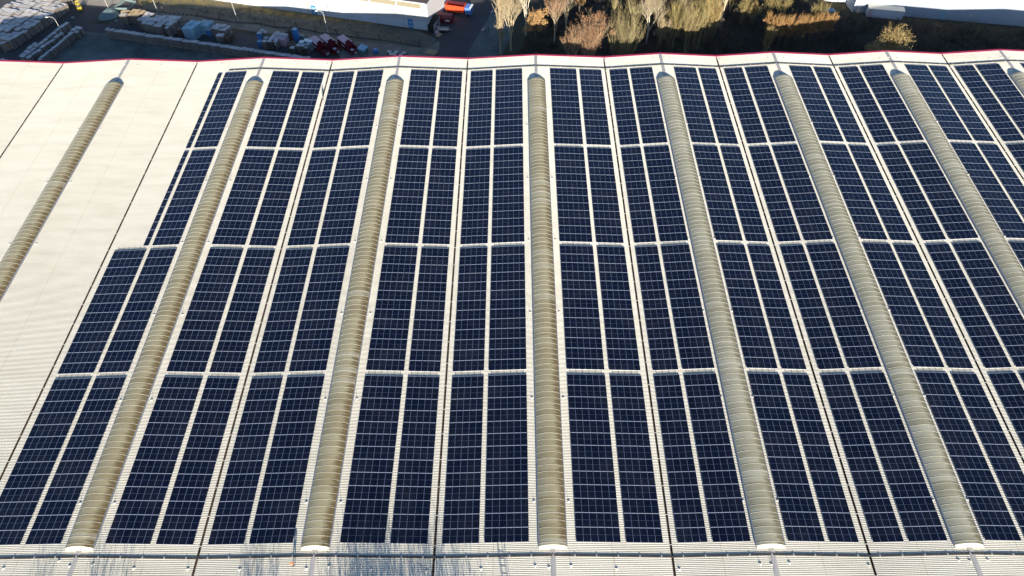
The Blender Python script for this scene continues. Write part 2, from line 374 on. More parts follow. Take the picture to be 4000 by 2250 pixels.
# cable trays across the roof
def tray(name, y, xa, xb, wd, label, off=.07, ht=.05):
    root = thing(name, label, 'cable tray', (xa, y, 0)); mb = MB(); pts = [xa]
    for i in range(I0, I1+2):
        for q in (VX(i), RX(i)):
            if xa+.1 < q < xb-.1: pts.append(q)
    pts.append(xb); pts.sort()
    for p, q in zip(pts, pts[1:]):
        zp, zq = rz_(p)+off, rz_(q)+off
        mb.hexa([(p-xa, -wd/2, zp), (q-xa, -wd/2, zq), (q-xa, wd/2, zq), (p-xa, wd/2, zp), (p-xa, -wd/2, zp+ht), (q-xa, -wd/2, zq+ht), (q-xa, wd/2, zq+ht), (p-xa, wd/2, zp+ht)])
    mb.build('tray_channel', 'tray', root)
    mb = MB(); x = xa+1.5
    while x < xb:
        z = rz_(x)+off+ht; mb.box(x-xa-.09, x-xa+.09, -wd/2-.03, wd/2+.01, z, z+.03); x += 3.0
    mb.build('clamp', 'ridge', root)
tray('cable_tray', 31.85, VX(0)+6, VX(9)-3, .25, 'dark grey cable tray running across the roof below the nearest solar panels')
tray('cable_tray', 146.3, RX(1)-7.6, VX(9)-3, .30, 'thin cable tray across the far end of the roof above the panels', .15, .06)
# lightning rods: tripod foot + rod
def rod_proto():
    root = thing('lightning_rod', 'x', 'lightning rod'); mb = MB()
    for k in range(3):
        t_ = 2*math.pi*k/3+.5; c, s = math.cos(t_), math.sin(t_)
        mb.hexa([(c*.22-s*.06, s*.22+c*.06, 0), (c*.22+s*.06, s*.22-c*.06, 0), (c*.03+s*.05, s*.03-c*.05, 0), (c*.03-s*.05, s*.03+c*.05, 0), (c*.22-s*.06, s*.22+c*.06, .05), (c*.22+s*.06, s*.22-c*.06, .05), (c*.03+s*.05, s*.03-c*.05, .12), (c*.03-s*.05, s*.03+c*.05, .12)])
    mb.build('foot', 'rodbase', root)
    mb = MB(); mb.tube((0, 0, .03), (0, 0, .55), .025, .018); mb.build('rod', 'rod', root); return root
rp = rod_proto(); used = [False]
def put_rod(px, py, label, group):
    x, y = at(px, py, .4)[:2]; z = rz_(x); p = at(px, py, z+.03); o = rp if not used[0] else copy_tree(rp); used[0] = True
    o.location = (p.x, p.y, rz_(p.x)+.03); o['label'] = label; o['group'] = group
near = [(13, 2221), (229, 2192), (272, 2212), (361, 2206), (522, 2221), (733, 2224), (936, 2225), (1196, 2222), (1285, 2213), (1450, 2225), (1666, 2231), (1879, 2223), (2091, 2211), (2145, 2217), (2231, 2211), (2408, 2222), (2654, 2224), (2970, 2203), (3014, 2205), (3083, 2199), (3394, 2209), (3745, 2188), (3790, 2192), (3858, 2188)]
for k, (x, y) in enumerate(near): put_rod(x, y, '%s lightning rod from the left along the bottom roof edge' % ((ORD+['seventeenth', 'eighteenth', 'nineteenth', 'twentieth', 'twenty first', 'twenty second', 'twenty third', 'twenty fourth'])[k]), 'lightning rods along the near roof edge')
far = [(115, 266), (238, 270), (347, 262), (489, 252), (536, 256), (627, 255), (755, 258), (866, 251), (985, 245), (1010, 240), (1062, 246), (1153, 245), (1278, 252), (1395, 245), (1514, 241), (1545, 234), (1596, 241), (1701, 240), (1813, 246), (1934, 237), (2052, 234), (2100, 229), (2125, 234), (2232, 233), (2369, 237), (2551, 229), (2596, 226), (2616, 230), (2812, 234), (3002, 229), (3040, 225), (3062, 229), (3234, 234), (3438, 229), (3472, 224), (3505, 229), (3870, 229), (3912, 223), (3943, 228)]
for k, (x, y) in enumerate(far): put_rod(x, y, 'small lightning rod along the far roof edge inside the red trim', 'lightning rods along the far roof edge')
for i in range(0, 8):
    for sgn, sd_ in ((-1, 'left'), (1, 'right')):
        for n_, y in enumerate((39.5, 56.5, 73.5, 90.5, 107.5, 124.5)):
            x = RX(i)+sgn*2.5
            if not in_view(x, x, y, y): continue
            o = copy_tree(rp); o.location = (x, y, rz_(x)+.03); o['label'] = 'small lightning rod close along the %s side of the %s skylight from the left' % (sd_, ORD[i]); o['group'] = 'lightning rods on the %s side of the %s skylight' % (sd_, ORD[i])
# access ladder standing over the near eave
lad = thing('roof_ladder', 'steel access ladder hoops rising over the near roof edge at bottom centre', 'ladder', (-22.75, YN-.4, 0))
for sx in (-.32, .32):
    mb = MB(); mb.box(sx-.03, sx+.03, -.2, -.13, GZ, 3.4); mb.build('side_rail', 'steel', lad)
for sx in (-.45, .45):
    mb = MB(); mb.path([(sx, -.1, 0), (sx, -.1, 2.2), (sx*1.0, 1.3, 2.2), (sx, 1.3, .6), (sx, 1.3, .3)], .03, 5); mb.build('handrail', 'steel', lad)
mb = MB()
for k in range(58): mb.box(-.3, .3, -.19, -.15, GZ+.3+k*.28, GZ+.34+k*.28)
mb.build('rungs', 'steel', lad)
mb = MB(); mb.box(-.35, .35, 1.0, 3.4, .3, .4); mb.box(-.42, -.36, 1.0, 3.4, .3, .45); mb.box(.36, .42, 1.0, 3.4, .3, .45); mb.build('walkway', 'steel', lad)
# ------------------------------------------------------------------ people
def skinned(name, joints, edges, radii, m, parent):
    me = bpy.data.meshes.new(name); me.from_pydata(joints, edges, []); o = bpy.data.objects.new(name, me); COL.objects.link(o)
    md = o.modifiers.new('s', 'SKIN'); md.use_smooth_shade = True
    for k, r in enumerate(radii):
        rr = r if isinstance(r, tuple) else (r, r); me.skin_vertices[0].data[k].radius = rr
    me.skin_vertices[0].data[0].use_root = True
    sb = o.modifiers.new('b', 'SUBSURF'); sb.levels = 1; sb.render_levels = 1
    dg = bpy.context.evaluated_depsgraph_get(); ev = bpy.data.meshes.new_from_object(o.evaluated_get(dg))
    bpy.data.objects.remove(o); ev.name = name; ev.materials.clear(); ev.materials.append(MT[m])
    q = bpy.data.objects.new(name, ev); COL.objects.link(q); q.parent = parent; return q
def person(label, loc, rz, jacket, bend=0):
    root = thing('person', label, 'person', loc, rz)
    b_ = bend; tx = lambda y, z: (y+b_*max(0, z-.95)*.9, z-b_*max(0, z-.95)*.35)
    J = []
    def j(x, y, z): yy, zz = tx(y, z); J.append((x, yy, zz)); return len(J)-1
    pel = j(0, 0, .95); wa = j(0, 0, 1.1); ch = j(0, .01, 1.36); ne = j(0, .01, 1.50); hd = j(0, .03, 1.60); ht = j(0, .03, 1.72)
    E_ = [(pel, wa), (wa, ch), (ch, ne), (ne, hd), (hd, ht)]; Rr = [(.14, .11), (.13, .10), (.16, .11), .055, .085, .075]
    for s in (-1, 1):
        a = j(s*.19, 0, 1.43); e = j(s*.27, .03, 1.15); w_ = j(s*.27, .16, .95); h = j(s*.26, .23, .9)
        E_ += [(ch, a), (a, e), (e, w_), (w_, h)]; Rr += [.06, .045, .03, .035]
        for q in range(4):
            f = j(s*.26+(q-1.5)*.02, .30, .86); E_.append((h, f)); Rr.append(.009)
        f = j(s*.22, .27, .89); E_.append((h, f)); Rr.append(.010)
    for s in (-1, 1):
        a = j(s*.10, 0, .88); k_ = j(s*.12, .02, .48); an = j(s*.13, -.01, .08); to = j(s*.14, .14, .04)
        E_ += [(pel, a), (a, k_), (k_, an), (an, to)]; Rr += [.085, .06, .045, .04]
    skinned('body', J, E_, Rr, 'skin', root)
    JJ = [J[1], J[2], (J[3][0], J[3][1], J[3][2]-.04)]; EE = [(0, 1), (1, 2)]; RR = [(.16, .13), (.19, .14), .08]
    base = 6
    for s in range(2):
        o_ = 6+s*9; n = len(JJ); JJ += [J[o_], J[o_+1], J[o_+2]]; EE += [(1, n), (n, n+1), (n+1, n+2)]; RR += [.08, .065, .05]
    skinned('jacket', JJ, EE, RR, jacket, root)
    JJ = [J[0]]; EE = []; RR = [(.16, .13)]
    for s in range(2):
        o_ = 24+s*4; n = len(JJ); JJ += [J[o_], J[o_+1], J[o_+2]]; EE += [(0, n), (n, n+1), (n+1, n+2)]; RR += [.10, .075, .06]
    skinned('trousers', JJ, EE, RR, 'cloth_dark', root)
    hx, hy, hz = J[5]; mb = MB()
    N = 10
    for a in range(3):
        r0, r1 = .115*math.cos(a*math.pi/6), .115*math.cos((a+1)*math.pi/6); z0, z1 = hz-.02+.12*math.sin(a*math.pi/6), hz-.02+.12*math.sin((a+1)*math.pi/6)
        for q in range(N):
            t0, t1 = 2*math.pi*q/N, 2*math.pi*(q+1)/N
            mb.quad((hx+r0*math.cos(t0), hy+r0*math.sin(t0), z0), (hx+r0*math.cos(t1), hy+r0*math.sin(t1), z0), (hx+r1*math.cos(t1), hy+r1*math.sin(t1), z1), (hx+r1*math.cos(t0), hy+r1*math.sin(t0), z1))
    mb.build('helmet', jacket if jacket == 'hivis' else 'white', root, smooth=True)
p = at(1150, 2217, .5); person('person in a bright orange jacket and dark trousers standing at the bottom roof edge', (p.x, p.y, rz_(p.x)+.03), .3, 'hivis')
p = at(1261, 392, .1); person('person in pale work clothes standing over the second dark gutter', (p.x, p.y, rz_(p.x)+.03), 2.4, 'cloth_pale', .3)
p = at(1483, 370, .6); person('person in pale work clothes between the panels and the third skylight', (p.x, p.y, rz_(p.x)+.03), -1.2, 'cloth_pale', .5)
# ------------------------------------------------------------------ ground
def poly(name, pts, m, z, kind='structure', sub=0):
    me = bpy.data.meshes.new(name); bm = bmesh.new(); vs = [bm.verts.new((p[0], p[1], z)) for p in pts]; bm.faces.new(vs)
    bmesh.ops.triangulate(bm, faces=bm.faces[:]); bmesh.ops.recalc_face_normals(bm, faces=bm.faces[:])
    if bm.faces[:] and bm.faces[:][0].normal.z < 0: bmesh.ops.reverse_faces(bm, faces=bm.faces[:])
    bm.to_mesh(me); bm.free(); me.materials.append(MT[m]); o = bpy.data.objects.new(name, me); COL.objects.link(o); o['kind'] = kind; return o
def wob(pts, amp=.35, step=2.5, seed=1):
    rn = random.Random(seed); out = []
    for k in range(len(pts)):
        a, b = Vector(pts[k][:2]), Vector(pts[(k+1) % len(pts)][:2]); n = max(1, int((b-a).length/step))
        for q in range(n):
            p_ = a.lerp(b, q/n); out.append((p_.x+rn.uniform(-amp, amp)*(q > 0), p_.y+rn.uniform(-amp, amp)*(q > 0)))
    return out
poly('ground', [(-1500, -1200), (1500, -1200), (1500, 1800), (-1500, 1800)], 'ground', GZ)
G = lambda x, y: tuple(at(x, y, GZ)[:2])
# asphalt yard and road
poly('yard', [(-260, 150.7), (-260, 260), (-130, 260), (-130, 205), G(330, 95), (-142.5, 191.5), G(480, 60), G(640, 88), G(900, 120), G(1200, 180), G(1330, 235), (-72, 150.7)], 'asphalt', GZ+.006)
poly('road', [G(1560, 235)[:1]+(150.7,), G(1700, 225), G(1716, 185), G(1712, 160), G(1692, 142), G(1684, 128), (-41.8, 199), (-38, 240), (-22, 240), G(1943, 5), G(1818, 228), (-34.8, 150.7)], 'asphalt', GZ+.010)
poly('frosty_grass', wob([G(300, 120), G(410, 130), G(700, 178), G(1000, 228), G(1120, 250), (-84, 150.8), (-158, 150.8), G(150, 245), G(230, 170)], .3, 2.5, 3), 'frost', GZ+.012)
poly('verge', wob([G(560, 32), G(900, 80), G(1100, 112), G(1400, 163), G(1660, 190), G(1690, 178), G(1708, 160), G(1695, 148), G(1640, 122), G(1032, 29), (-107, 203.5), G(740, 0), G(540, 0)], .2, 2.5, 4), 'lawn', GZ+.014)
fy = lambda x: 186.2-(x+46.3)*.271
poly('sunlit_grass', wob([(-62, fy(-62)-.3), (-62, fy(-62)-1.0), (-80, fy(-80)-2.6), (-98, fy(-98)-4.0), G(860, 22), G(700, 18), G(600, 12), G(520, 22), (-142, 214), (-107, 214), (-107, fy(-107)-.3)], .25, 2, 5), 'lawn_sunlit', GZ+.018)  # sunlit part of the verge, painted as its own gold patch
poly('gravel_path', wob([G(520, 35), G(560, 32), G(900, 80), G(1400, 163), G(1660, 190), G(1690, 175), G(1716, 160), G(1716, 190), G(1690, 222), (-46, 168), (-75, 168), G(1330, 230), G(1300, 170), G(900, 110), G(640, 70), G(480, 52)], .25, 2, 6), 'gravel', GZ+.016)
poly('road_verge', wob([G(1943, 5), G(1975, 5), G(2000, 130), G(1960, 225), (-26, 150.8), (-34.6, 150.8), G(1818, 228)], .2, 2, 7), 'frost', GZ+.014)
poly('concrete_apron', [G(290, 15), G(440, 27), G(500, 0), (-136, 240), (-160, 240)], 'concrete', GZ+.018)
poly('woodland_floor', wob([(-27, 151), (-19, 175), (-20, 240), (66, 240), (66, 200), (76, 192), (124, 183), (160, 178), (160, 151)], .4, 3, 9), 'dark_soil', GZ+.008)
# ------------------------------------------------------------------ pallet stacks
def stack(px, py, zt, w, l, h, rz, mats, label, group, name='pallet_stack', slats=True, proto={}):
    key = (round(w, 2), round(l, 2), round(h, 2), mats)
    p_ = at(px, py, GZ+zt) if py is not None else px
    if key not in proto:
        mb = MB(); n = max(3, int(h/.29)); hh = h/n
        for k in range(n):
            z = k*hh; j1 = random.uniform(-.02, .02); 
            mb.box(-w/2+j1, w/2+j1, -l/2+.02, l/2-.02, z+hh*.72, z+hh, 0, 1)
            for q in (-.5, 0, .5): mb.box(-w/2+.03+j1, w/2-.03+j1, l*q*.86-.07, l*q*.86+.07, z+.002, z+hh*.71, 0)
        if slats:
            nb = 5
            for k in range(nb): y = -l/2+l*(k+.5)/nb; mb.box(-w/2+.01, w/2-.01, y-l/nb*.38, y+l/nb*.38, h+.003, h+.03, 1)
        proto[key] = mb.build(name, mats).data; o = COL.objects[-1]; bpy.data.objects.remove(o)
    o = bpy.data.objects.new(name, proto[key]); COL.objects.link(o); o.location = (p_.x, p_.y, GZ+.02); o.rotation_euler = (0, 0, rz)
    return tag(o, label, 'pallet stack', group)
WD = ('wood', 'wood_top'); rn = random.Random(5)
ang = math.atan2(17.1, 6.7)-math.pi/2     # direction of the diagonal rows, as rotation of local y
dv = Vector((6.7, 17.1)).normalized(); nv = Vector((dv.y, -dv.x))
# big block in the top left corner
o0 = Vector(at(55, 150, GZ+2.6)[:2]); cnt = 0
for c in range(0, 8):
    for k in range(-1, 14):
        q = o0 - nv*(c*1.95+(c//2)*.28+.6) + dv*(k*1.72+.6) + Vector((rn.uniform(-.10, .10), rn.uniform(-.08, .08)))
        if q.x < -183: continue
        if c == 0 and k > 11: continue
        hs_ = rn.choice((2.3, 2.5, 2.6, 2.7, 2.6, 2.9))
        stack(Vector((q.x, q.y, 0)), None, 0, 1.8, 1.6 if rn.random() < .7 else 1.5, hs_, ang+rn.uniform(-.02, .02), WD, 'grey wooden pallet stack in the large tight block at the top left corner', 'pallet stacks in the large block at top left'); cnt += 1
def row(a, b, w, l, h, label, group, gap=.08, mats=WD, perp=False, jit=.05):
    a = Vector(at(*a, GZ+h)[:2]); b = Vector(at(*b, GZ+h)[:2]); d = (b-a); L = d.length; d.normalize(); n = int(L/(l+gap)); rz = math.atan2(d.y, d.x)-math.pi/2; nn = Vector((d.y, -d.x))
    for k in range(n):
        q = a+d*((k+.5)*L/n)+nn*rn.uniform(-jit, jit)
        stack(Vector((q.x, q.y, 0)), None, 0, w, l, h+rn.choice((0, -.1, .1))*(jit > .04), rz+rn.uniform(-.02, .02), mats, label, group)
row((84, 224), (266, 86), 1.2, 1.5, 2.5, 'pallet stack in the longest of the diagonal rows at the left', 'pallet stacks in the longest diagonal row')
row((104, 228), (246, 126), 1.25, 1.5, 2.3, 'pallet stack in the middle diagonal row right of the longest row', 'pallet stacks in the middle diagonal row')
row((78, 222), (142, 165), 1.2, 1.5, 2.3, 'pallet stack in the short diagonal row left of the longest row', 'pallet stacks in the short diagonal row')
row((150, 233), (275, 133), 1.0, .85, 2.1, 'narrow pallet stack in the thin diagonal row beside the frosty grass', 'pallet stacks in the thin diagonal row')
row((292, 130), (318, 105), 1.3, 1.2, 2.2, 'pallet stack at the upper end of the thin diagonal row', 'pallet stacks at the upper end of the thin row')
row((270, 133), (305, 100), 1.3, 1.2, 2.2, 'pallet stack at the upper end of the thin diagonal row', 'pallet stacks at the upper end of the thin row')
row((414, 114), (1210, 228), 1.35, .82, 2.5, 'pallet stack in the long single row bordering the frosty grass', 'pallet stacks in the long wall-like row', .02, jit=.06)
row((3, 147), (14, 172), 2.0, 1.3, 2.4, 'pallet stack just below the large block at the left picture edge', 'pallet stacks below the large block')
row((352, 103), (350, 108), 1.2, 1.0, 1.9, 'lone teal grey pallet stack between two rows', 'lone pallet stacks', mats=('wood_dark', 'film_blue'))
row((372, 113), (386, 107), 1.3, 1.2, 2.5, 'crate stack with dark red sides at the start of the long row', 'red crate stacks', mats=('red_dark', 'pink'))
row((388, 119), (396, 113), 1.3, 1.2, 2.5, 'crate stack with dark red sides at the start of the long row', 'red crate stacks', mats=('red_dark', 'pink'))
for (x, y, l_) in ((8, 233, 'left one'), (22, 237, 'right one')): stack(x, y, .6, 1.1, 1.1, .6, ang, WD, 'low pallet pile at left by the red roof edge, the %s of two' % l_, 'low pallet piles by the red edge')
# groups in the middle of the yard: local grid along the building direction
e1 = Vector((60.9, -15.8)).normalized(); e2 = Vector((.42, 1)).normalized(); rg = math.atan2(e1.y, e1.x)
def group(px, py, zt, nx, ny, w, l, h, mats, label, gname, skip=()):
    o_ = Vector(at(px, py, GZ+zt)[:2])
    for a in range(nx):
        for b in range(ny):
            if (a, b) in skip: continue
            q = o_+e1*((a+.5)*(w+.06))+e2*((b+.5)*(l+.06))
            stack(Vector((q.x, q.y, 0)), None, 0, w, l, h+rn.choice((0, .12, -.12)), rg+rn.uniform(-.03, .03), mats, label, gname)
group(465, 66, 2.4, 2, 1, 1.1, 1.2, 3.0, WD, 'grey pallet stack beside the pale sunlit pallets', 'grey pallet stacks left of the middle yard')
group(498, 62, 2.4, 3, 2, 1.1, 1.2, 2.6, ('wood', 'wood_new'), 'fresh pale pallet stack catching sunlight in the middle yard', 'sunlit pale pallet stacks')
group(470, 48, 2.6, 2, 1, 1.1, 1.2, 2.7, ('wood_new', 'wood_new'), 'bright yellow timber pallet stack at the sunlit corner of the yard group', 'bright timber pallet stacks')
group(505, 47, 2.6, 5, 1, .8, 1.8, 2.6, ('wood', 'wood_new'), 'narrow slatted pallet stack in the sunlit row', 'narrow sunlit pallet stacks')
group(535, 85, 2.6, 2, 3, 1.2, 1.5, 3.1, WD, 'tall grey pallet stack in the leftmost shaded yard block', 'grey stacks in the leftmost shaded block')
group(552, 97, 2.6, 4, 3, 1.15, 1.7, 3.1, WD, 'tall grey pallet stack in the second shaded yard block', 'grey stacks in the second shaded block', ((3, 0), (0, 2)))
group(598, 110, 2.6, 4, 4, 1.15, 1.6, 3.1, WD, 'flat topped pallet stack in the block left of the teal bundles', 'flat topped stacks left of the teal bundles', ((2, 0),))
group(684, 112, 2.4, 2, 3, 1.1, 1.6, 2.3, ('wood_dark', 'wood'), 'brown slatted pallet stack touching the teal bundles from the left', 'brown slatted stacks')
group(709, 118, 2.8, 3, 3, 1.15, 1.5, 3.4, ('film_blue', 'film_blue'), 'teal wrapped bundle in the tall pale blue block', 'teal wrapped bundles')
group(768, 100, 2.6, 3, 2, 1.1, 1.5, 2.7, ('film_blue', 'film_blue'), 'teal wrapped bundle at the right side of the blue block', 'teal wrapped bundles at the right')
group(800, 118, 1.8, 1, 1, 1.4, 1.4, 1.8, ('blue', 'wood_top'), 'low deep blue crate stack right of the teal bundles', 'blue crate stack')
group(820, 112, 2.4, 4, 2, 1.1, 1.5, 2.3, WD, 'grey stack with rough top right of the teal bundles', 'rough grey stacks right of the teal bundles')
group(838, 140, 2.0, 2, 1, 1.1, 1.6, 2.0, WD, 'small stack at the right tip of the yard blocks', 'small stacks at the right tip')
group(865, 150, 1.4, 2, 2, 1.0, 1.2, 1.5, ('wood_dark', 'wood_dark'), 'dark scrap timber heap at the right tip of the yard blocks', 'dark scrap timber heaps')
GN = 'crates left of the salmon box'
for (x, y, h, m, l_) in [(1014, 160, 1.6, ('blue', 'film_blue'), 'small blue crate stack, lowest at the left end'), (1013, 128, 3.0, ('blue', 'wood_top'), 'tall blue crate stack with a light top at the left'), (1025, 118, 3.0, WD, 'light topped stack behind the tall blue crate stack'),
                         (1035, 124, 2.8, WD, 'slatted tall stack right of the tall blue crate stack'), (1039, 147, 2.2, WD, 'light crate with open slats behind the left crates'), (1033, 160, 2.2, WD, 'square crate stack second from the left in the front row'),
                         (1052, 160, 2.3, ('wood_dark', 'wood_top'), 'square crate stack third from the left in the front row'), (1059, 150, 2.3, ('wood_dark', 'wood_top'), 'crate stack with two dark slots on top'), (1065, 144, 2.3, WD, 'crate stack in the diagonal line, middle one'), (1072, 136, 2.3, WD, 'crate stack in the diagonal line, fourth one'), (1082, 128, 2.5, WD, 'long topped stack at the upper end of the diagonal line'),
                         (1076, 161, 2.2, ('wood_dark', 'wood_top'), 'pale crate left of the salmon box, front one'), (1078, 153, 2.2, ('wood_dark', 'wood_top'), 'pale crate left of the salmon box, rear one')]:
    stack(x, y, h, 1.25, 1.25, h, rg, m, l_, GN)
GN = 'crates left of the red compactors'
for (x, y, h, m, l_) in [(1143, 164, 2, ('wood_dark', 'wood_dark'), 'dark crate stack left of the teal film tower'), (1133, 172, 2, ('wood_dark', 'wood_dark'), 'dark crate stack at the front left of the group'), (1150, 172, 2, ('wood_dark', 'wood_dark'), 'dark crate stack in front of the blue film tower'), (1142, 185, 1.8, ('wood_dark', 'wood_top'), 'open topped dark crate, front row left'),
                         (1174, 189, 1.8, ('wood_dark', 'wood_dark'), 'open topped dark crate, front row middle'), (1195, 184, 1.8, ('wood_dark', 'wood_top'), 'open topped dark crate, front row right'), (1166, 176, 2.2, WD, 'flat grey crate under the pale bundles'), (1182, 176, 2.2, WD, 'flat grey crate right under the pale bundles'),
                         (1178, 162, 2.6, ('film_blue', 'white'), 'white topped bundle at the left of the pale pair'), (1196, 156, 2.6, ('film_blue', 'white'), 'white topped bundle behind the others'), (1210, 160, 2.6, ('film_blue', 'white'), 'white topped bundle nearest the red compactors'), (1202, 172, 2.2, WD, 'grey crate below the white topped bundles')]:
    stack(x, y, h, 1.3, 1.3, h, rg, m, l_, GN)
GN = 'low flat crates by the red roof edge'
for (x, y, h, l_) in [(1520, 201, .7, 'upper left one'), (1527, 210, .7, 'lower left one'), (1548, 203, .7, 'upper middle one'), (1540, 212, .7, 'lower middle one'), (1578, 206, .8, 'upper right one'), (1565, 215, .8, 'lower right one')]:
    stack(x, y, h, 1.15, 1.15, h, rg, ('wood_dark', 'wood_top'), 'low flat topped crate near the red roof edge, %s of six' % l_, GN)
def solid(name, label, cat, px, py, boxes, rz=0, group=None):
    "thing of several parts: boxes = [(part name, material, [box...])]"
    p_ = at(px, py, GZ); r = thing(name, label, cat, (p_.x, p_.y, GZ+.02), rz, group)
    for nm, m_, bl in boxes:
        mb = MB()
        for b_ in bl:
            if callable(b_): b_(mb)
            else: mb.box(*b_)
        mb.build(nm, m_, r)
    return r
solid('box_container', 'salmon coloured box with a grey tarpaulin lid among the crates', 'container', 1104, 170, [('body', 'pink', [(-1.6, 1.6, -1.2, 1.2, 0, 2.2), (-1.65, -1.5, -1.25, 1.25, 0, 2.25), (1.5, 1.65, -1.25, 1.25, 0, 2.25)]), ('cover', 'wood_top', [(-1.4, 1.9, .2, 1.3, 2.22, 2.6)])], rg)
solid('scrap_heap', 'dark rusty heap of scrap behind the salmon box', 'scrap heap', 1136, 150, [('scrap', 'wood_dark', [(lambda mb, k=k: mb.tube((rn.uniform(-1.2, 1.2), rn.uniform(-1.5, 1.5), rn.uniform(0, .5)), (rn.uniform(-1.2, 1.2), rn.uniform(-1.5, 1.5), rn.uniform(1.2, 3)), .12, .06, 4)) for k in range(40)]), ('core', 'wood_dark', [(-1, 1, -1.3, 1.3, 0, 1.6)])])
solid('film_tower', 'tall bright blue wrapped tower among the crates', 'wrapped goods', 1163, 158, [('goods', 'blue', [(-.65, .65, -.65, .65, 0, 3.6), (-.68, .68, -.6, .6, .9, .96), (-.68, .68, -.6, .6, 2.1, 2.16)]), ('top_sheet', 'film_blue', [(-.6, .6, -.6, .6, 3.605, 3.68)])], rg)
solid('green_bin', 'small dark green bin behind the blue tower', 'bin', 1183, 152, [('body', 'teal', [(-.8, .8, -.6, .6, 0, 1.1)]), ('lid', 'teal', [(-.85, .85, -.65, .65, 1.11, 1.2)])], rg)
solid('yard_post', 'short white topped post in front of the dark crates', 'post', 1083, 195, [('post', 'steel', [(-.06, .06, -.06, .06, 0, 1.6)]), ('cap', 'white', [(-.16, .16, -.16, .16, 1.6, 1.85)])])
# compactor skips
def compactor(px, py, label, extra):
    p_ = at(px, py, GZ); r = thing('waste_compactor', label, 'waste compactor', (p_.x, p_.y, GZ+.02), 0, 'dark red waste compactors')
    a = Vector((5.6, -6.2)).normalized(); r.rotation_euler = (0, 0, math.atan2(a.y, a.x))
    # local x: from the closed box (behind, up left) to the open hopper (front, down right)
    mb = MB(); mb.box(-4.2, .2, -1.15, 1.15, .25, 2.35)
    for k in range(7): mb.box(-4.0+k*.65, -3.9+k*.65, -1.22, 1.22, .3, 2.3)
    mb.build('body', 'red_dark', r)
    mb = MB(); mb.hexa([(-4.25, -1.2, 2.36), (.1, -1.2, 2.36), (.1, 1.2, 2.36), (-4.25, 1.2, 2.36), (-4.25, -.95, 2.62), (.0, -.95, 2.5), (.0, .95, 2.5), (-4.25, .95, 2.62)]); mb.build('cover', 'pink', r)
    mb = MB()
    for b_ in ((.22, 2.9, -1.15, -1.05, .25, 1.6), (.22, 2.9, 1.05, 1.15, .25, 1.6), (2.8, 2.9, -1.04, 1.04, .25, 1.5), (.22, 2.79, -1.04, 1.04, .25, .5)): mb.box(*b_)
    mb.hexa([(.25, -1.1, 1.6), (.4, -1.1, 1.6), (.4, 1.1, 1.6), (.25, 1.1, 1.6), (.25, -1.1, 3.3), (.4, -1.1, 3.3), (.4, .1, 3.5), (.25, .1, 3.5)]); mb.build('hopper', 'red_dark', r)
    mb = MB(); mb.box(.8, 2.0, -.6, .4, .51, .8); mb.build('rubbish', 'white' if extra else 'wood_dark', r)
    mb = MB(); mb.box(-2.2, -.6, -1.24, -1.225, 1.1, 1.5); mb.build('name_plate', 'white', r)
    mb = MB(); mb.box(2.9, 3.2, -.5, .5, .2, .9); mb.tube((3.2, -.4, .6), (3.2, .4, .6), .1); mb.build('coupling', 'steel', r)
compactor(1258, 200, 'dark red waste compactor with pink cover, leftmost of the three', 0)
compactor(1300, 192, 'dark red waste compactor with white rubbish in its hopper, middle of the three', 1)
compactor(1368, 196, 'dark red waste compactor with pink cover, rightmost beside the teal skip', 1)
solid('skip', 'teal skip with a sloping pale lid right of the red compactors', 'skip', 1420, 205, [('body', 'teal', [lambda mb: mb.hexa([(-.9, -1, 0), (.9, -1, 0), (.9, 1, 0), (-.9, 1, 0), (-1.25, -1.1, 1.3), (1.25, -1.1, 1.3), (1.25, 1.1, 1.5), (-1.25, 1.1, 1.5)])]), ('lid', 'film_blue', [lambda mb: mb.hexa([(-1.3, -1.1, 1.36), (1.3, -1.1, 1.36), (1.3, 1.1, 1.56), (-1.3, 1.1, 1.56), (-1.1, -.9, 1.6), (1.1, -.9, 1.6), (1.1, .9, 1.9), (-1.1, .9, 1.9)])])], -.5)
solid('liquid_tank', 'small bright blue cube tank on the gravel by the red roof edge', 'tank', 1469, 207, [('tank', 'blue', [(-.6, .6, -.55, .55, .15, 1.15)]), ('pallet', 'wood_dark', [(-.6, .6, -.5, .5, 0, .14)]), ('cap', 'white', [lambda mb: mb.tube((0, 0, 1.15), (0, 0, 1.22), .15, .15, 8)])], rg)
solid('slatted_frame', 'flat wooden slatted frame lying on the gravel at the road corner', 'wooden frame', 1688, 206, [('slats', 'wood_new', [(-1.5+k*.33, -1.3+k*.33, -1.15, 1.15, .12, .16) for k in range(9)]), ('bearers', 'wood', [(-1.55, 1.55, y, y+.12, 0, .118) for y in (-1, 0, .9)])], -.45)
solid('wooden_pallet', 'pale wooden pallet lying beside the corner of the left hall', 'pallet', 1715, 137, [('boards', 'wood_new', [(-.6, .6, -1+k*.33, -.82+k*.33, .12, .17) for k in range(6)]), ('bearers', 'wood_new', [(x, x+.1, -1, .95, 0, .118) for x in (-.6, -.05, .5)])], -.5)
solid('machine_track', 'dark stack of machine tracks leaning at the corner of the left hall', 'machine part', 1695, 112, [('links', 'tyre', [(-.9, .9, -2.2+k*.62, -1.75+k*.62, 0, 2.2+.12*k) for k in range(8)]), ('side_frame', 'steel', [(-1.0, -.92, -2.3, 2.8, 0, 2.4), (.92, 1.0, -2.3, 2.8, 0, 2.4)])], -.27)
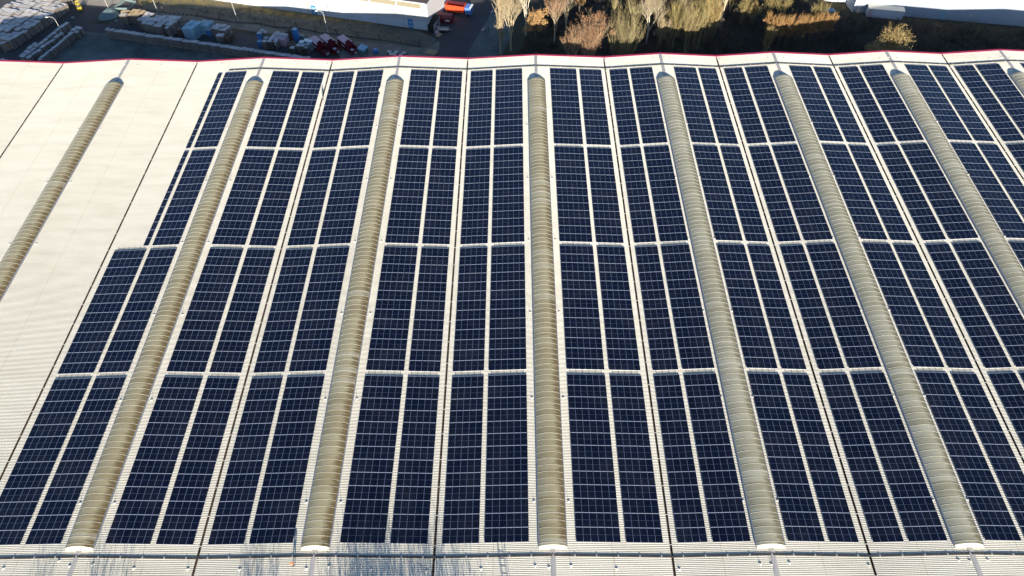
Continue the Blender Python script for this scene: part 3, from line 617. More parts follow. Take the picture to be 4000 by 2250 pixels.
solid('car_trailer', 'small flat grey trailer parked behind the red container', 'trailer', 1733, 122, [('bed', 'steel', [(-1.5, 1.5, -.75, .75, .55, .65), (-1.5, 1.5, -.8, -.74, .65, .95), (-1.5, 1.5, .74, .8, .65, .95)]), ('wheel', 'tyre', [lambda mb: mb.tube((0, -.98, .33), (0, -.8, .33), .33, .33, 12)]), ('wheel', 'tyre', [lambda mb: mb.tube((0, .8, .33), (0, .98, .33), .33, .33, 12)]), ('drawbar', 'steel', [(1.5, 2.6, -.05, .05, .5, .6)])], -.1)
for (x, y, n_) in ((1712, 112, 'rear one'), (1706, 128, 'front one')):
    solid('scrap_bag', 'reddish grey scrap bag by the corner of the left hall, %s' % n_, 'bag', x, y, [('bag', 'pink', [lambda mb: mb.hexa([(-.6, -.6, 0), (.6, -.6, 0), (.6, .6, 0), (-.6, .6, 0), (-.45, -.5, 1), (.5, -.45, .9), (.45, .5, 1.1), (-.5, .4, 1)])]), ('contents', 'red_dark', [(-.3, .3, -.3, .3, .95, 1.2)])], .3, 'scrap bags')
# dark red container
def cont(mb, L, W, H_, z0=.2, rib=.45):
    mb.box(-L/2, L/2, -W/2, W/2, z0, H_)
    k = -L/2+.2
    while k < L/2-.15: mb.box(k, k+.14, -W/2-.05, W/2+.05, z0+.1, H_-.12); k += rib
solid('roll_off_container', 'closed dark red container with a white name plate on the road', 'container', 1740, 84, [('body', 'red_dark', [lambda mb: mb.hexa([(-2.3, -1.1, .2), (2.3, -1.1, .2), (2.3, 1.1, .2), (-2.3, 1.1, .2), (-2.3, -1.15, 1.5), (2.3, -1.15, 1.5), (2.3, 1.15, 1.5), (-2.3, 1.15, 1.5)]), lambda mb: mb.hexa([(-2.3, -1.15, 1.502), (2.3, -1.15, 1.502), (2.3, 1.15, 1.502), (-2.3, 1.15, 1.502), (-2.3, -.7, 2.4), (2.3, -.7, 2.4), (2.3, .7, 2.4), (-2.3, .7, 2.4)])]), ('name_plate', 'white', [(.3, 1.6, -1.19, -1.17, .8, 1.15)]), ('runner', 'steel', [(-2.3, 2.3, -.5, -.38, 0, .19), (-2.3, 2.3, .38, .5, 0, .19)])], -.2)
# truck with orange open container
tp = at(1790, 62, GZ); tr = thing('container_truck', 'truck with blue cab and an orange open topped container at the top of the road', 'truck', (tp.x+.3, tp.y+1.2, GZ+.02), math.radians(-16))
def part(nm, m_, bl, par=tr):
    mb = MB()
    for b_ in bl:
        if callable(b_): b_(mb)
        else: mb.box(*b_)
    return mb.build(nm, m_, par)
part('chassis', 'tyre', [(-3.8, 3.6, -.5, .5, .7, .95)])
ct = part('container', 'orange', [(-3.9, 1.9, -1.25, -1.15, 1.0, 3.0), (-3.9, 1.9, 1.15, 1.25, 1.0, 3.0), (-3.9, -3.8, -1.149, 1.149, 1.0, 3.0), (1.8, 1.9, -1.149, 1.149, 1.0, 3.0), (-3.79, 1.79, -1.149, 1.149, 1.0, 1.3)]+[(-3.7+k*.6, -3.55+k*.6, -1.31, 1.31, 1.1, 2.9) for k in range(9) if False]+[(-3.7+k*.6, -3.56+k*.6, -1.31, -1.252, 1.1, 2.9) for k in range(9)]+[(-3.7+k*.6, -3.56+k*.6, 1.252, 1.31, 1.1, 2.9) for k in range(9)])
part('flap', 'red_dark', [(-3.7, 1.7, .0, 1.1, 2.95, 3.03)], ct); part('name_plate', 'white', [(-3.97, -3.91, -.9, .3, 2.3, 2.7)], ct)
cb = part('cab', 'cab_blue', [(2.2, 4.0, -1.2, 1.2, .8, 2.9)]); part('windscreen', 'glass_dark', [(4.0, 4.04, -1.05, 1.05, 1.8, 2.6)], cb); part('sun_visor', 'white', [(3.6, 4.2, -1.1, 1.1, 2.91, 3.0)], cb)
for x in (-2.9, -1.6, 3.1):
    for y in (-1, 1): part('wheel', 'tyre', [lambda mb, x=x, y=y: mb.tube((x, y*.85, .5), (x, y*1.2, .5), .5, .5, 12)])
# forklift
fp = at(312, 42, GZ); fk = thing('forklift', 'yellow forklift driving on the dark yard near the top left', 'forklift', (fp.x, fp.y+.6, GZ+.02), math.radians(118))
fk.scale = (.78, .78, .78)
part('body', 'yellow', [(-1.7, 1.0, -.85, .85, .4, 1.35), (-1.9, -1.2, -.8, .8, .5, 1.7)], fk); part('seat', 'cloth_dark', [(-.7, -.1, -.35, .35, 1.36, 1.7), (-.8, -.65, -.35, .35, 1.7, 2.1)], fk)
rf = part('cab_roof', 'yellow', [(-1.3, .75, -.75, .75, 2.75, 2.86)], fk); part('pillars', 'tyre', [(x, x+.1, y, y+.1, 1.36, 2.74) for x in (-1.25, .6) for y in (-.75, .65)], rf)
part('mast', 'yellow', [(1.15, 1.3, -.6, -.45, .2, 3.2), (1.15, 1.3, .45, .6, .2, 3.2), (1.16, 1.29, -.44, .44, 1.4, 1.6), (1.16, 1.29, -.44, .44, 2.9, 3.1)], fk)
for y in (-.4, .25): part('fork', 'tyre', [(1.31, 2.6, y, y+.15, .2, .27)], fk)
for x in (-1.2, .7):
    for y in (-1, 1): part('wheel', 'tyre', [lambda mb, x=x, y=y: mb.tube((x, y*.68, .42), (x, y*.95, .42), .42, .42, 12)], fk)
# tarpaulined mound, small heaps
def mound(name, label, cat, px, py, rx, ry, h, m_, rz=0, seed=1):
    p_ = at(px, py, GZ); r_ = random.Random(seed); mb = MB(); N = 18; K = 6; pts = []
    for k in range(K+1):
        q = k/K
        for n in range(N):
            t_ = 2*math.pi*n/N; rr = (1-q)**.75*(1+.12*math.sin(3*t_+seed)+r_.uniform(-.05, .05)); pts.append((rx*rr*math.cos(t_), ry*rr*math.sin(t_), h*math.sin(q*math.pi/2)*(1+r_.uniform(-.06, .06)) if k else 0))
    mb.v = pts
    for k in range(K):
        for n in range(N): mb.f.append((k*N+n, k*N+(n+1) % N, (k+1)*N+(n+1) % N, (k+1)*N+n)); mb.m.append(0)
    o = mb.build(name, m_, None, (p_.x, p_.y, GZ+.015), (0, 0, rz)); return tag(o, label, cat)
mound('gravel_heap', 'rounded blue grey heap on the dark yard beside the lamp post', 'heap', 428, 58, 2.7, 3.4, 1.6, 'tarp', -.2, 2)
mound('gravel_heap', 'small grey heap beside the end of the large pallet block', 'heap', 185, 86, 1.3, 1.3, 1.4, 'wood_dark', 0, 3)
mound('gravel_heap', 'tiny grey heap right of the small heap on the yard', 'heap', 285, 70, .6, .5, .5, 'tarp', 0, 4)
mound('gravel_heap', 'tiny pale heap below the rounded blue grey heap', 'heap', 455, 82, .5, .5, .5, 'tarp', 0, 5)
# pens at the corner of the grass (greenish netting panels)
pn = at(490, 25, GZ); pen = thing('netting_pen', 'pale green netting enclosure at the corner of the sunlit grass', 'fence', (pn.x, pn.y, GZ+.02), .1)
for (a, b) in (((-3, -2), (1.5, -2.6)), ((1.5, -2.6), (3.2, 1.0)), ((3.2, 1.0), (-.5, 3)), ((-.5, 3), (-3, -2))):
    mb = MB(); a_ = Vector(a); b_ = Vector(b); n_ = (b_-a_).normalized().orthogonal()*.02
    mb.hexa([(*(a_-n_), .1), (*(b_-n_), .1), (*(b_+n_), .1), (*(a_+n_), .1), (*(a_-n_), .9), (*(b_-n_), .9), (*(b_+n_), .9), (*(a_+n_), .9)]); mb.build('netting', 'tarp', pen)
    mb = MB(); mb.tube((*a_, 0), (*a_, 1.2), .05); mb.build('post', 'steel', pen)
# street lamps
def lamp(px, py, h, arm, label):
    p_ = at(px, py, GZ); r = thing('street_lamp', label, 'street lamp', (p_.x, p_.y, GZ), arm, 'street lamps in the yard')
    mb = MB(); mb.tube((0, 0, 0), (0, 0, h-1), .10, .07, 8); pts = [(0, 0, h-1), (-.12, 0, h-.5), (-.45, 0, h-.12), (-.95, 0, h), (-1.6, 0, h-.02)]; mb.path(pts, .065, 6); mb.build('pole', 'lamp_paint', r)
    mb = MB(); mb.hexa([(-2.2, -.15, h-.1), (-1.5, -.12, h-.1), (-1.5, .12, h-.1), (-2.2, .15, h-.1), (-2.15, -.1, h+.05), (-1.5, -.08, h+.05), (-1.5, .08, h+.05), (-2.15, .1, h+.05)]); mb.build('lamp_head', 'white', r)
lamp(272, 178, 9, .1, 'white street lamp rising between the diagonal pallet rows')
lamp(428, 40, 9, .1, 'white street lamp beside the rounded heap on the yard')
lamp(619, 51, 9, .0, 'white street lamp behind the shaded pallet blocks')
lamp(931, 88, 9, -.1, 'white street lamp with curved arm left of the bare fence posts')
lamp(1288, 157, 9, -.1, 'white street lamp with curved arm behind the red compactors')
# post fence in the verge
p0 = Vector(at(560, 36, GZ)[:2]); fr = thing('wire_fence', 'thin wire fence with dark posts along the foot of the grass bank', 'fence', (p0.x, p0.y, GZ))
fpts = [(560, 36), (640, 48), (774, 62), (860, 78), (925, 88), (1002, 90), (1076, 106), (1160, 108), (1234, 124), (1317, 134), (1403, 148), (1484, 156), (1565, 168), (1640, 182)]
fw = [at(x, y, GZ) for x, y in fpts]
for q in fw:
    mb = MB(); o_ = (q.x-p0.x, q.y-p0.y); mb.box(o_[0]-.09, o_[0]+.09, o_[1]-.09, o_[1]+.09, 0, 1.9); mb.build('post', 'wood_dark', fr)
mb = MB()
for z in (.5, 1.1, 1.7):
    for a, b in zip(fw, fw[1:]): mb.tube((a.x-p0.x, a.y-p0.y, z), (b.x-p0.x, b.y-p0.y, z), .012, .012, 3)
mb.build('wire', 'wood_dark', fr)
mb = MB()
for a, b in zip(fw, fw[1:]):
    n = 8
    for k in range(n):
        q = a.lerp(b, (k+.5)/n); mb.hexa([(q.x-.5+rn.uniform(-.2, .2), q.y-.2, GZ), (q.x+.5, q.y-.35, GZ), (q.x+.5, q.y+.1, GZ), (q.x-.5, q.y+.2, GZ), (q.x-.3, q.y-.1, GZ+.25), (q.x+.3, q.y-.15, GZ+rn.uniform(.1, .4)), (q.x+.3, q.y, GZ+.3), (q.x-.3, q.y, GZ+.2)])
tag(mb.build('weeds', 'scrub'), 'line of dark weeds along the foot of the fence', 'weeds', kind='stuff')
for (px, py, l_) in ((1962, 78, 'far one'), (1888, 117, 'near one'), (1922, 48, 'farthest one')):
    p_ = at(px, py, GZ); solid('roadside_block', 'small pale kerb block lying on the road verge, %s' % l_, 'block', px, py, [('block', 'pink', [(-.7, .7, -.2, .2, 0, .3)]), ('base', 'wood_dark', [(-.75, .75, -.25, .25, -.02, 0.0)])], 1.0, 'kerb blocks on the road verge')
solid('wooden_posts', 'pair of dark crooked posts on the frosty road verge', 'posts', 1897, 140, [('post', 'wood_dark', [lambda mb: mb.tube((0, 0, 0), (.2, 0, 1.9), .12, .09)]), ('post', 'wood_dark', [lambda mb: mb.tube((.6, .3, 0), (1.0, .3, 2.6), .12, .09)])])
# ------------------------------------------------------------------ left hall
C0 = Vector((-46.34, 186.2)); fd = Vector((-51.3, 13.9)).normalized(); bd = Vector((4.34, 13.4)).normalized()
lh = thing('factory_hall', 'long white hall with brown roof and cream window band at the top', 'building', (C0.x, C0.y, GZ), 0)
def fp_(a, b, z): q = fd*a+bd*b; return (q.x, q.y, z)
def slab(mb, a0, a1, b0, b1, z0, z1, m=0): mb.hexa([fp_(a0, b0, z0), fp_(a0, b1, z0), fp_(a1, b1, z0), fp_(a1, b0, z0), fp_(a0, b0, z1), fp_(a0, b1, z1), fp_(a1, b1, z1), fp_(a1, b0, z1)], m)
LHL, LHD = 130, 60
mb = MB(); slab(mb, 0, LHL, 0, .3, 0, 2.45); slab(mb, 0, .3, .302, LHD, 0, 2.45); mb.build('plinth', 'facade_low', lh)
mb = MB(); slab(mb, .02, LHL, .04, .3, 2.452, 6.4)
k = .2
while k < 75: slab(mb, k, k+.16, -.0, .038, 2.5, 6.35); k += .33
slab(mb, .04, .3, .302, LHD, 2.452, 8.1); slab(mb, 0.02, 1.9, .04, .3, 6.402, 8.1)
mb.build('wall', 'facade_rib', lh)
mb = MB()
for k in range(12): slab(mb, 8.3*k+7.6, 8.3*k+7.75, -.08, -.002, 0, 6.4)
mb.build('downpipe', 'ridge', lh)
wb = MB(); slab(wb, 1.92, LHL, .12, .3, 6.402, 8.05); wbo = wb.build('window_band', 'band', lh)
mb = MB()
for k in range(12): slab(mb, 8.3*k+9.2, 8.3*k+9.5, .0, .118, 6.41, 8.08)
slab(mb, 1.92, LHL, .0, .118, 6.402, 6.52); mb.build('frame', 'facade', wbo)
mb = MB(); slab(mb, .5, LHL, -.1, .3, 8.102, 8.3); mb.build('eaves', 'facade', lh)
mb = MB(); k = .5
while k < LHL-1:
    for (a0, a1, z) in ((k, k+.34, 0), (k+.34, k+.6, .06)):
        mb.hexa([fp_(a0, .3, 8.1), fp_(a0, LHD, 9.4), fp_(a1, LHD, 9.4), fp_(a1, .3, 8.1), fp_(a0, .3, 8.2+z), fp_(a0, LHD, 9.6+z), fp_(a1, LHD, 9.6+z), fp_(a1, .3, 8.2+z)])
    k += .6
mb.build('roof', 'brown_roof', lh)
for (px, n_) in ((1608, 'near'), (1230, 'far')):
    a = (C0-Vector(at(px, 108 if px == 1608 else 57, GZ)[:2])).length
    mb = MB(); slab(mb, a-.75, a+.75, -.06, -.003, .05, 2.9); d_ = mb.build('door', 'blue', lh)
    mb = MB(); slab(mb, a-.45, a+.45, -.08, -.061, 1.6, 2.3); slab(mb, a-.5, a+.5, -.08, -.061, .3, 1.1); mb.build('door_panel', 'film_blue', d_)
a = (C0-Vector(at(1213, 54, GZ)[:2])).length; mb = MB()
for q in (a-.3, a+.3): mb.tube(fp_(q, -.3, 0), fp_(q, -.3, 9.2), .04, .04, 5)
for k in range(28): mb.tube(fp_(a-.3, -.3, .3+k*.32), fp_(a+.3, -.3, .3+k*.32), .025, .025, 4)
mb.build('wall_ladder', 'steel', lh)
# right hall
Q0 = Vector((78.1, 193.7)); fd = Vector((46.2, -8.7)).normalized(); bd = Vector((-.1, 1)).normalized()
rh = thing('factory_hall', 'big plain hall with shaded lower wall in the top right corner', 'building', (Q0.x, Q0.y, GZ), 0)
mb = MB(); slab(mb, 0, 110, 0, .35, 0, 11.5)
for k in range(5): slab(mb, 45.4+k*12, 45.5+k*12, -.03, -.002, 0, 11.5)
mb.build('wall', 'facade_shade', rh)
mb = MB(); slab(mb, -.35, -.002, -.1, 45, 0, 11.8); mb.build('wall', 'facade_low', rh)
mb = MB(); slab(mb, -.35, 110, .352, 45, 11.0, 11.4); mb.build('roof', 'facade', rh)
mb = MB(); slab(mb, 23.6, 24.9, -.07, -.003, .1, 2.6); mb.build('door', 'film_blue', rh)
# site cabin in front of it
tp = at(3100+1820/5.152, 392/5.152, GZ); cab = thing('site_cabin', 'long pale blue grey cabin with cream roof in front of the right hall', 'cabin', (tp.x, tp.y+1.3, GZ), math.radians(-11))
part('body', 'facade_low', [(-4.9, 4.9, -1.3, 1.3, .3, 2.8)], cab); rf = part('roof', 'endwall', [(-5.0, 5.0, -1.35, 1.35, 2.803, 2.95)], cab); part('end_panel', 'pink', [(-4.88, -3.6, -1.34, -1.303, .35, 2.75)], cab); part('wheel', 'tyre', [lambda mb: mb.tube((3, -1.2, .3), (3, -.9, .3), .3, .3, 10)], cab); part('skid', 'tyre', [(-4.5, 4.5, -1.0, -.8, 0, .298), (-4.5, 4.5, .8, 1.0, 0, .298)], cab)
q = at(3265, 12, GZ); o_ = thing('storage_box', 'white flat roofed box at the top edge left of the right hall', 'container', (q.x, q.y+2.2, GZ), math.radians(-10)); part('body', 'facade', [(-3.2, 3.2, -2, 2.5, .15, 3.0)], o_); part('roof', 'facade', [(-3.3, 3.3, -2.1, 2.6, 3.003, 3.15)], o_)
q = at(3240, 42, GZ); mound('plastic_sheet', 'crumpled blue plastic heap left of the right hall corner', 'sheet', 3240, 42, 1.8, 1.0, .8, 'film_blue', 0, 9)
q = at(3030, 4, GZ); mound('plastic_sheet', 'bright cyan plastic scrap between bushes at the top edge', 'sheet', 3031, 6, .9, .8, 1.0, 'blue', 0, 11)
# ------------------------------------------------------------------ trees
def grow(mb, tw, a, d, L, r, lev, rg_, up, spread, twn, twl, lean):
    "recursive limb; mb = limbs, tw = twigs"
    nseg = 3; p_ = a.copy(); dd = d.copy(); rr = r
    for s in range(nseg):
        dd = (dd+Vector((rg_.uniform(-1, 1), rg_.uniform(-1, 1), rg_.uniform(-.3, 1)))*.12+Vector((0, 0, up))*.12).normalized()
        q = p_+dd*(L/nseg); r2 = rr*.78; mb.tube(p_, q, rr, r2, 5 if lev < 2 else 3, 0, False); 
        if lev < 3 and (s > 0 or lev > 0):
            for b_ in range(rg_.choice((2, 3)) if lev < 2 else 2):
                ax = Vector((rg_.uniform(-1, 1), rg_.uniform(-1, 1), rg_.uniform(-.2, .4))).normalized()
                nd = (dd*(1-spread)+ax*spread+Vector((0, 0, up*.4))).normalized(); grow(mb, tw, q, nd, L*rg_.uniform(.55, .75), r2*.62, lev+1, rg_, up, spread, twn, twl, lean)
        p_ = q; rr = r2
    if lev >= 2:
        for t_ in range(twn):
            o = a.lerp(p_, rg_.random()); ax = (dd+Vector((rg_.uniform(-1, 1), rg_.uniform(-1, 1), rg_.uniform(-.6, 1)))*.8+Vector((0, 0, up*.6))).normalized()
            e = o+ax*twl*rg_.uniform(.5, 1.2); sd_ = ax.orthogonal().normalized(); sd_.rotate(Matrix.Rotation(rg_.uniform(0, 6.28), 3, ax)); w_ = .02
            tw.tri(o-sd_*w_, o+sd_*w_, e); sd2 = ax.cross(sd_); tw.tri(o-sd2*w_, o+sd2*w_, e)
def foliage(tw, cx_, rx, rz__, n, size, rg_, clumps):
    cs = [(Vector((rg_.gauss(0, .5)*rx, rg_.gauss(0, .5)*rx, cx_+rg_.uniform(-.8, .9)*rz__)), rg_.uniform(.25, .5)*rx) for _ in range(clumps)]
    for k in range(n):
        c, r = rg_.choice(cs); v = Vector((rg_.gauss(0, 1), rg_.gauss(0, 1), rg_.gauss(0, 1))).normalized()*r*rg_.random()**.4; o = c+v
        n1 = Vector((rg_.gauss(0, 1), rg_.gauss(0, 1), rg_.gauss(0, 1))).normalized(); a = n1.orthogonal()*size*rg_.uniform(.6, 1.3); b = n1.cross(a)
        tw.quad(o-a, o+b*.6, o+a, o-b*.6)
PROT = {}
def tree_proto(kind, bark, crown, h, rad, seed):
    key = (kind, bark, crown, round(h), round(rad), seed)
    rg_ = random.Random(seed*7+int(h)); mb = MB(); tw = MB()
    if kind == 'poplar':
        mb.tube((0, 0, 0), (0, 0, h*.5), .26, .16, 7); mb.tube((0, 0, h*.5), (.2, 0, h), .16, .03, 5)
        for k in range(46):
            z = h*(.12+.82*k/46); t_ = rg_.uniform(0, 6.28); d = Vector((math.cos(t_)*.35, math.sin(t_)*.35, 1)).normalized(); L = min(h*.22, (h-z)*.9+1.2)
            grow(mb, tw, Vector((0, 0, z)), d, L*rg_.uniform(.7, 1), .06, 2, rg_, .8, .2, 13, rad*.45, 0)
    elif kind == 'bare':
        mb.tube((0, 0, 0), (rg_.uniform(-.3, .3), 0, h*.32), .28, .2, 7)
        top = Vector((0, 0, h*.32)); n0 = 4
        for k in range(n0):
            t_ = 6.28*k/n0+rg_.uniform(-.4, .4); sp = rad/h*1.25*(0.3 if k == 0 else 1); d = Vector((math.cos(t_)*sp, math.sin(t_)*sp, 1)).normalized()
            grow(mb, tw, top-Vector((0, 0, rg_.uniform(0, h*.12))), d, h*.34, .16, 0, rg_, .5, .42, 2, rad*.28, 0)
    elif kind == 'fan':
        for k in range(16):
            t_ = 6.28*k/16+rg_.uniform(-.3, .3); sp = rg_.uniform(.1, 1.0)*rad/h*1.3; d = Vector((math.cos(t_)*sp, math.sin(t_)*sp, 1)).normalized()
            grow(mb, tw, Vector((rg_.uniform(-.5, .5), rg_.uniform(-.5, .5), h*.05)), d, h*rg_.uniform(.5, .62), .12, 1, rg_, .6, .22, 3, rad*.3, 0)
    elif kind == 'leafy':
        mb.tube((0, 0, 0), (0, 0, h*.45), .22, .15, 7)
        for k in range(6):
            t_ = 6.28*k/6; d = Vector((math.cos(t_)*.6, math.sin(t_)*.6, 1)).normalized(); grow(mb, tw, Vector((0, 0, h*.4)), d, h*.3, .09, 1, rg_, .3, .4, 3, rad*.25, 0)
        foliage(tw, h*.68, rad, h*.28, 3800, .12, rg_, 26)
    elif kind == 'bushy':
        for k in range(12):
            t_ = 6.28*k/12; sp = rg_.uniform(.1, 1.1)*rad/h; d = Vector((math.cos(t_)*sp, math.sin(t_)*sp, 1)).normalized()
            b0 = Vector((rg_.uniform(-.3, .3)*rad, rg_.uniform(-.3, .3)*rad, 0)); b1 = b0+d*h*.3; mb.tube(b0, b1, .08, .06, 4, 0, False); grow(mb, tw, b1, d, h*.4, .05, 2, rg_, .5, .35, 30, h*.11, 0)
        foliage(tw, h*.62, rad*1.0, h*.34, 3200, .10, rg_, 34)
    elif kind == 'shrub':
        for k in range(9):
            t_ = 6.28*k/9; sp = rg_.uniform(.2, 1)*rad/h; d = Vector((math.cos(t_)*sp, math.sin(t_)*sp, 1)).normalized(); b0 = Vector((rg_.uniform(-.3, .3)*rad, rg_.uniform(-.3, .3)*rad, 0)); b1 = b0+d*h*.38; mb.tube(b0, b1, .07, .05, 4, 0, False); grow(mb, tw, b1, d, h*.42, .05, 2, rg_, .7, .3, 26, h*.17, 0)
        foliage(tw, h*.72, rad*.8, h*.30, 800, .085, rg_, 22)
    return mb, tw
def tree(px, py, kind, h, rad, bark, crown, label, group='trees beyond the hall', seed=1, name='bare_tree', depth=True, xy=None):
    if xy is None:
        d = ray(px, py); t_ = (150.7*.285-CZ)/(d.z+.285*d.y); q = CAMP+d*t_
    else: q = Vector((xy[0], xy[1], 0))
    r = thing(name, label, 'shrub' if kind in ('shrub', 'bushy') else 'tree', (q.x, q.y, GZ), random.Random(seed).uniform(0, 6), group)
    mb, tw = tree_proto(kind, bark, crown, h, rad, seed)
    mb.build('trunk', bark, r); tw.build('crown', crown, r); return r
GT = 'trees beyond the hall'
tree(1953, 118, 'poplar', 19, 2.0, 'bark_pale', 'twig_tan', 'tall narrow tan poplar nearest the road, leftmost of the trees', seed=1, name='poplar')
tree(1994, 112, 'bare', 19, 3.4, 'bark_pale', 'twig_tan', 'tall pale bare tree with a clear trunk right beside the poplar', seed=2)
tree(2054, 80, 'bare', 19, 3.2, 'bark_white', 'twig_tan', 'white stemmed bare tree behind the orange leaved tree', seed=3)
tree(2092, 98, 'leafy', 10.5, 2.7, 'bark_brown', 'leaf_orange', 'small tree with bright orange leaves near the road', seed=4, name='oak_tree')
tree(2168, 98, 'bare', 15, 2.8, 'bark_pale', 'twig_pink', 'pinkish bare tree right of the orange leaved tree', seed=5)
tree(2212, 84, 'bare', 16, 1.8, 'bark_pale', 'twig_grey', 'slim grey bare tree between the pinkish trees', seed=6)
tree(2262, 50, 'leafy', 13, 1.5, 'bark_brown', 'leaf_orange', 'thin tree with a small orange tuft at the top edge', seed=61, name='oak_tree')
tree(2245, 168, 'bare', 14.5, 3.2, 'bark_pale', 'leaf_rust', 'rusty crowned tree at the left of the clump in front', seed=7)
tree(2318, 150, 'leafy', 16.5, 3.4, 'bark_pale', 'leaf_rust', 'tallest rusty crowned tree at the back of the clump', seed=8, name='rusty_tree')
tree(2296, 182, 'bare', 14.5, 3.2, 'bark_pale', 'leaf_rust', 'rusty crowned tree at the front of the clump beside the roof edge', seed=9)
tree(2440, 165, 'fan', 16, 5.6, 'bark_olive', 'twig_olive', 'wide yellow green bare tree fanning out behind the roof edge', seed=10, name='willow_tree')
tree(2536, 95, 'bare', 17, 4.6, 'bark_white', 'twig_tan', 'large spreading tree with white limbs in the middle of the wood', seed=11)
tree(2480, 60, 'fan', 14, 4.0, 'bark_olive', 'twig_olive', 'olive tree behind the wide fan shaped tree', seed=12)
tree(2400, 45, 'poplar', 14, 2.5, 'bark_olive', 'twig_olive', 'dark olive upright tree left of the large white limbed tree', seed=121, name='poplar')
for k, (x, y, h, r_, c, l_) in enumerate([(2640, 110, 13, 3.2, 'leaf_olive', 'left'), (2690, 118, 13, 3.0, 'twig_olive', 'second'), (2735, 105, 12.5, 3.2, 'leaf_olive', 'third'), (2775, 92, 12, 3.0, 'leaf_gold', 'rightmost')]):
    tree(x, y, 'shrub', h, r_, 'bark_olive', c, 'tall olive thicket in the middle of the wood, %s of four' % l_, 'olive thickets', 20+k, 'thicket')
for k, (x, y, h, r_, c, l_) in enumerate([(2610, 60, 12, 3, 'twig_tan', 'left'), (2680, 40, 12, 3, 'leaf_olive', 'middle'), (2750, 35, 12, 3, 'leaf_gold', 'right')]):
    tree(x, y, 'shrub', h, r_, 'bark_olive', c, 'olive brown thicket at the top edge behind the olive ones, %s of three' % l_, 'rear thickets', 30+k, 'thicket')
for k, (x, y, h, r_, c) in enumerate([(2585, 108, 9, 2.4, 'twig_tan'), (2620, 96, 10, 2.4, 'leaf_gold'), (2560, 60, 11, 3, 'twig_tan'), (2665, 82, 11, 2.6, 'twig_tan'), (2715, 74, 11, 2.6, 'leaf_olive'), (2800, 84, 9, 2.2, 'twig_tan'), (2645, 20, 12, 3, 'twig_olive'), (2720, 16, 12, 3, 'twig_tan'), (2790, 40, 10, 2.6, 'leaf_olive')]):
    tree(x, y, 'shrub', h, r_, 'bark_olive', c, 'tan thicket growing between the olive thickets and the white limbed tree', 'tan filler thickets', 100+k, 'thicket')
tree(2824, 50, 'bare', 13, 1.3, 'bark_white', 'twig_tan', 'slender white birch stem rising among the yellow bushes', seed=13, name='birch_tree')
for k, (x, y, h, r_, c, l_) in enumerate([(2850, 30, 7, 2.2, 'leaf_gold', 'first'), (2900, 52, 7, 2.2, 'leaf_olive', 'second'), (2945, 54, 6, 2.2, 'leaf_gold', 'third'), (3000, 45, 8, 2.6, 'leaf_olive', 'fourth'), (3055, 52, 8.5, 2.6, 'leaf_olive', 'fifth')]):
    tree(x, y, 'shrub', h, r_, 'bark_olive', c, 'yellow green bush in the strip below the top edge, %s from the left' % l_, 'yellow green bushes', 40+k, 'bush')
for k, (x, y) in enumerate([(3008, 92), (3035, 98), (3062, 98), (3090, 96), (3120, 94), (3150, 92), (3182, 90), (3212, 88), (3245, 84)]):
    tree(x, y, 'shrub', 8.2-k*.1, 1.7, 'bark_brown', 'leaf_orange', 'orange brown bush in the long sunlit hedge, %s from the left' % ORD[k], 'orange hedge bushes', 50+k, 'bush')
tree(3010, 122, 'shrub', 8.2, 1.5, 'bark_olive', 'leaf_gold', 'lone golden bush in the shade below the orange hedge', 'yellow green bushes', 70, 'bush')
tree(3185, 66, 'shrub', 8.2, 2.2, 'bark_olive', 'leaf_olive', 'olive bush behind the orange hedge', 'yellow green bushes', 71, 'bush')
tree(3530, 200, 'bushy', 15.0, 4.3, 'bark_olive', 'leaf_gold', 'big golden bush rising directly behind the red roof edge at right', 'yellow green bushes', 72, 'golden_tree', xy=(74.5, 160.5))
tree(3455, 200, 'bushy', 12.6, 2.0, 'bark_olive', 'leaf_gold', 'small golden side bush left of the big golden bush', 'yellow green bushes', 73, 'golden_tree', xy=(69.3, 157.5))
q = at(3440, 50, GZ); tree(0, 0, 'bare', 8.5, 1.4, 'bark_pale', 'leaf_gold', 'sparse little tree standing behind the pale cabin', seed=74, xy=(q.x, q.y))
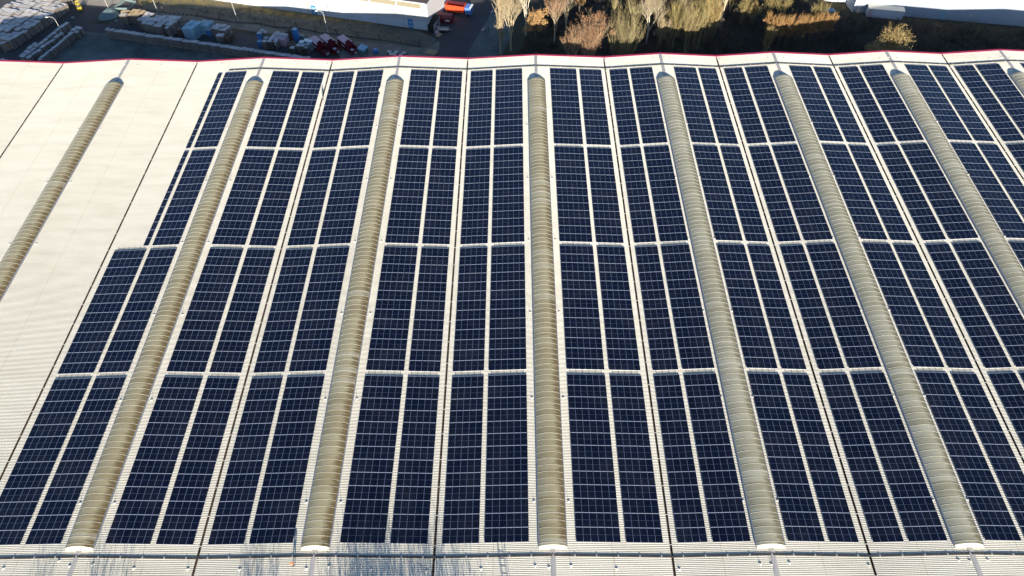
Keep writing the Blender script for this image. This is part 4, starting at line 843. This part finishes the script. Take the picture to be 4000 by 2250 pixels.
# shaded undergrowth: countless twigs and tufts
rg2 = random.Random(11)
def under(name, n, xr, yr, m_, h0, h1, size, label, dens):
    tw = MB(); k = 0
    while k < n:
        x = rg2.uniform(*xr); y = rg2.uniform(*yr)
        if not dens(x, y): k += .2; continue
        k += 1
        hh = rg2.uniform(h0, h1)*(.6+.4*math.sin(x*.35+1.3*math.sin(y*.3))*math.cos(y*.4)); c = rg2.uniform(.5, 1)
        for q in range(5):
            o = Vector((x+rg2.gauss(0, .35), y+rg2.gauss(0, .35), GZ)); e = o+Vector((rg2.gauss(0, .3), rg2.gauss(0, .3), max(.3, hh)*rg2.uniform(.5, 1))); s_ = Vector((rg2.gauss(0, 1), rg2.gauss(0, 1), 0)).normalized()*size
            tw.tri(o-s_, o+s_, e)
            a = e+Vector((rg2.gauss(0, .3), rg2.gauss(0, .3), -rg2.random()*.5*hh)); v1 = Vector((rg2.gauss(0, 1), rg2.gauss(0, 1), rg2.gauss(0, .6)))*size*2.0; v2 = v1.orthogonal()
            tw.tri(a, a+v1, a+v2)
    return tag(tw.build(name, m_), label, 'undergrowth', kind='stuff')
under('undergrowth', 9000, (-29, 126), (151, 205), 'scrub', 2.0, 7.0, .06, 'dark leafless undergrowth in the shade behind the hall', lambda x, y: x > -27+max(0, (y-151))*.28 and not (x > 66 and y > 193-(x-78)*.19-3))
under('undergrowth', 2600, (30, 124), (158, 188), 'scrub_pale', .6, 2.2, .06, 'greyish frosted undergrowth patches in the shade at right', lambda x, y: (math.sin(x*.12)*4+174+(-.10*(x-60)) < y < 186-.19*(x-70) if x > 60 else (x-45)**2/140+(y-178)**2/40 < 1))
under('dead_grass', 1500, (-140, -48), (178, 204), 'lawn', .15, .4, .05, 'dry grass tufts on the bank in front of the left hall', lambda x, y: 0 < (y-(186.2-(x+46.3)*.271)+7.5) < 6.5)
# trees on the near side of the hall (outside the picture, they throw the streaky shade at the bottom)
for k, (x, y, h, r_) in enumerate([(-85, 17, 18.5, 4), (-76, 20, 18, 3.5), (-53, 16, 18.4, 4), (-43.0, 18, 19.4, 4), (-39.5, 20, 18.6, 4), (-36, 17, 19.4, 4), (-32, 18, 19, 3.6), (-28.5, 20, 18, 3)]):
    tree(0, 0, 'bare', h, r_, 'bark_brown', 'twig_grey', 'bare tree on the near side of the hall, %s from the left' % ORD[k], 'trees along the near side', 80+k, xy=(x, y))
S.render.engine = 'CYCLES'
print('objects', len(bpy.data.objects))
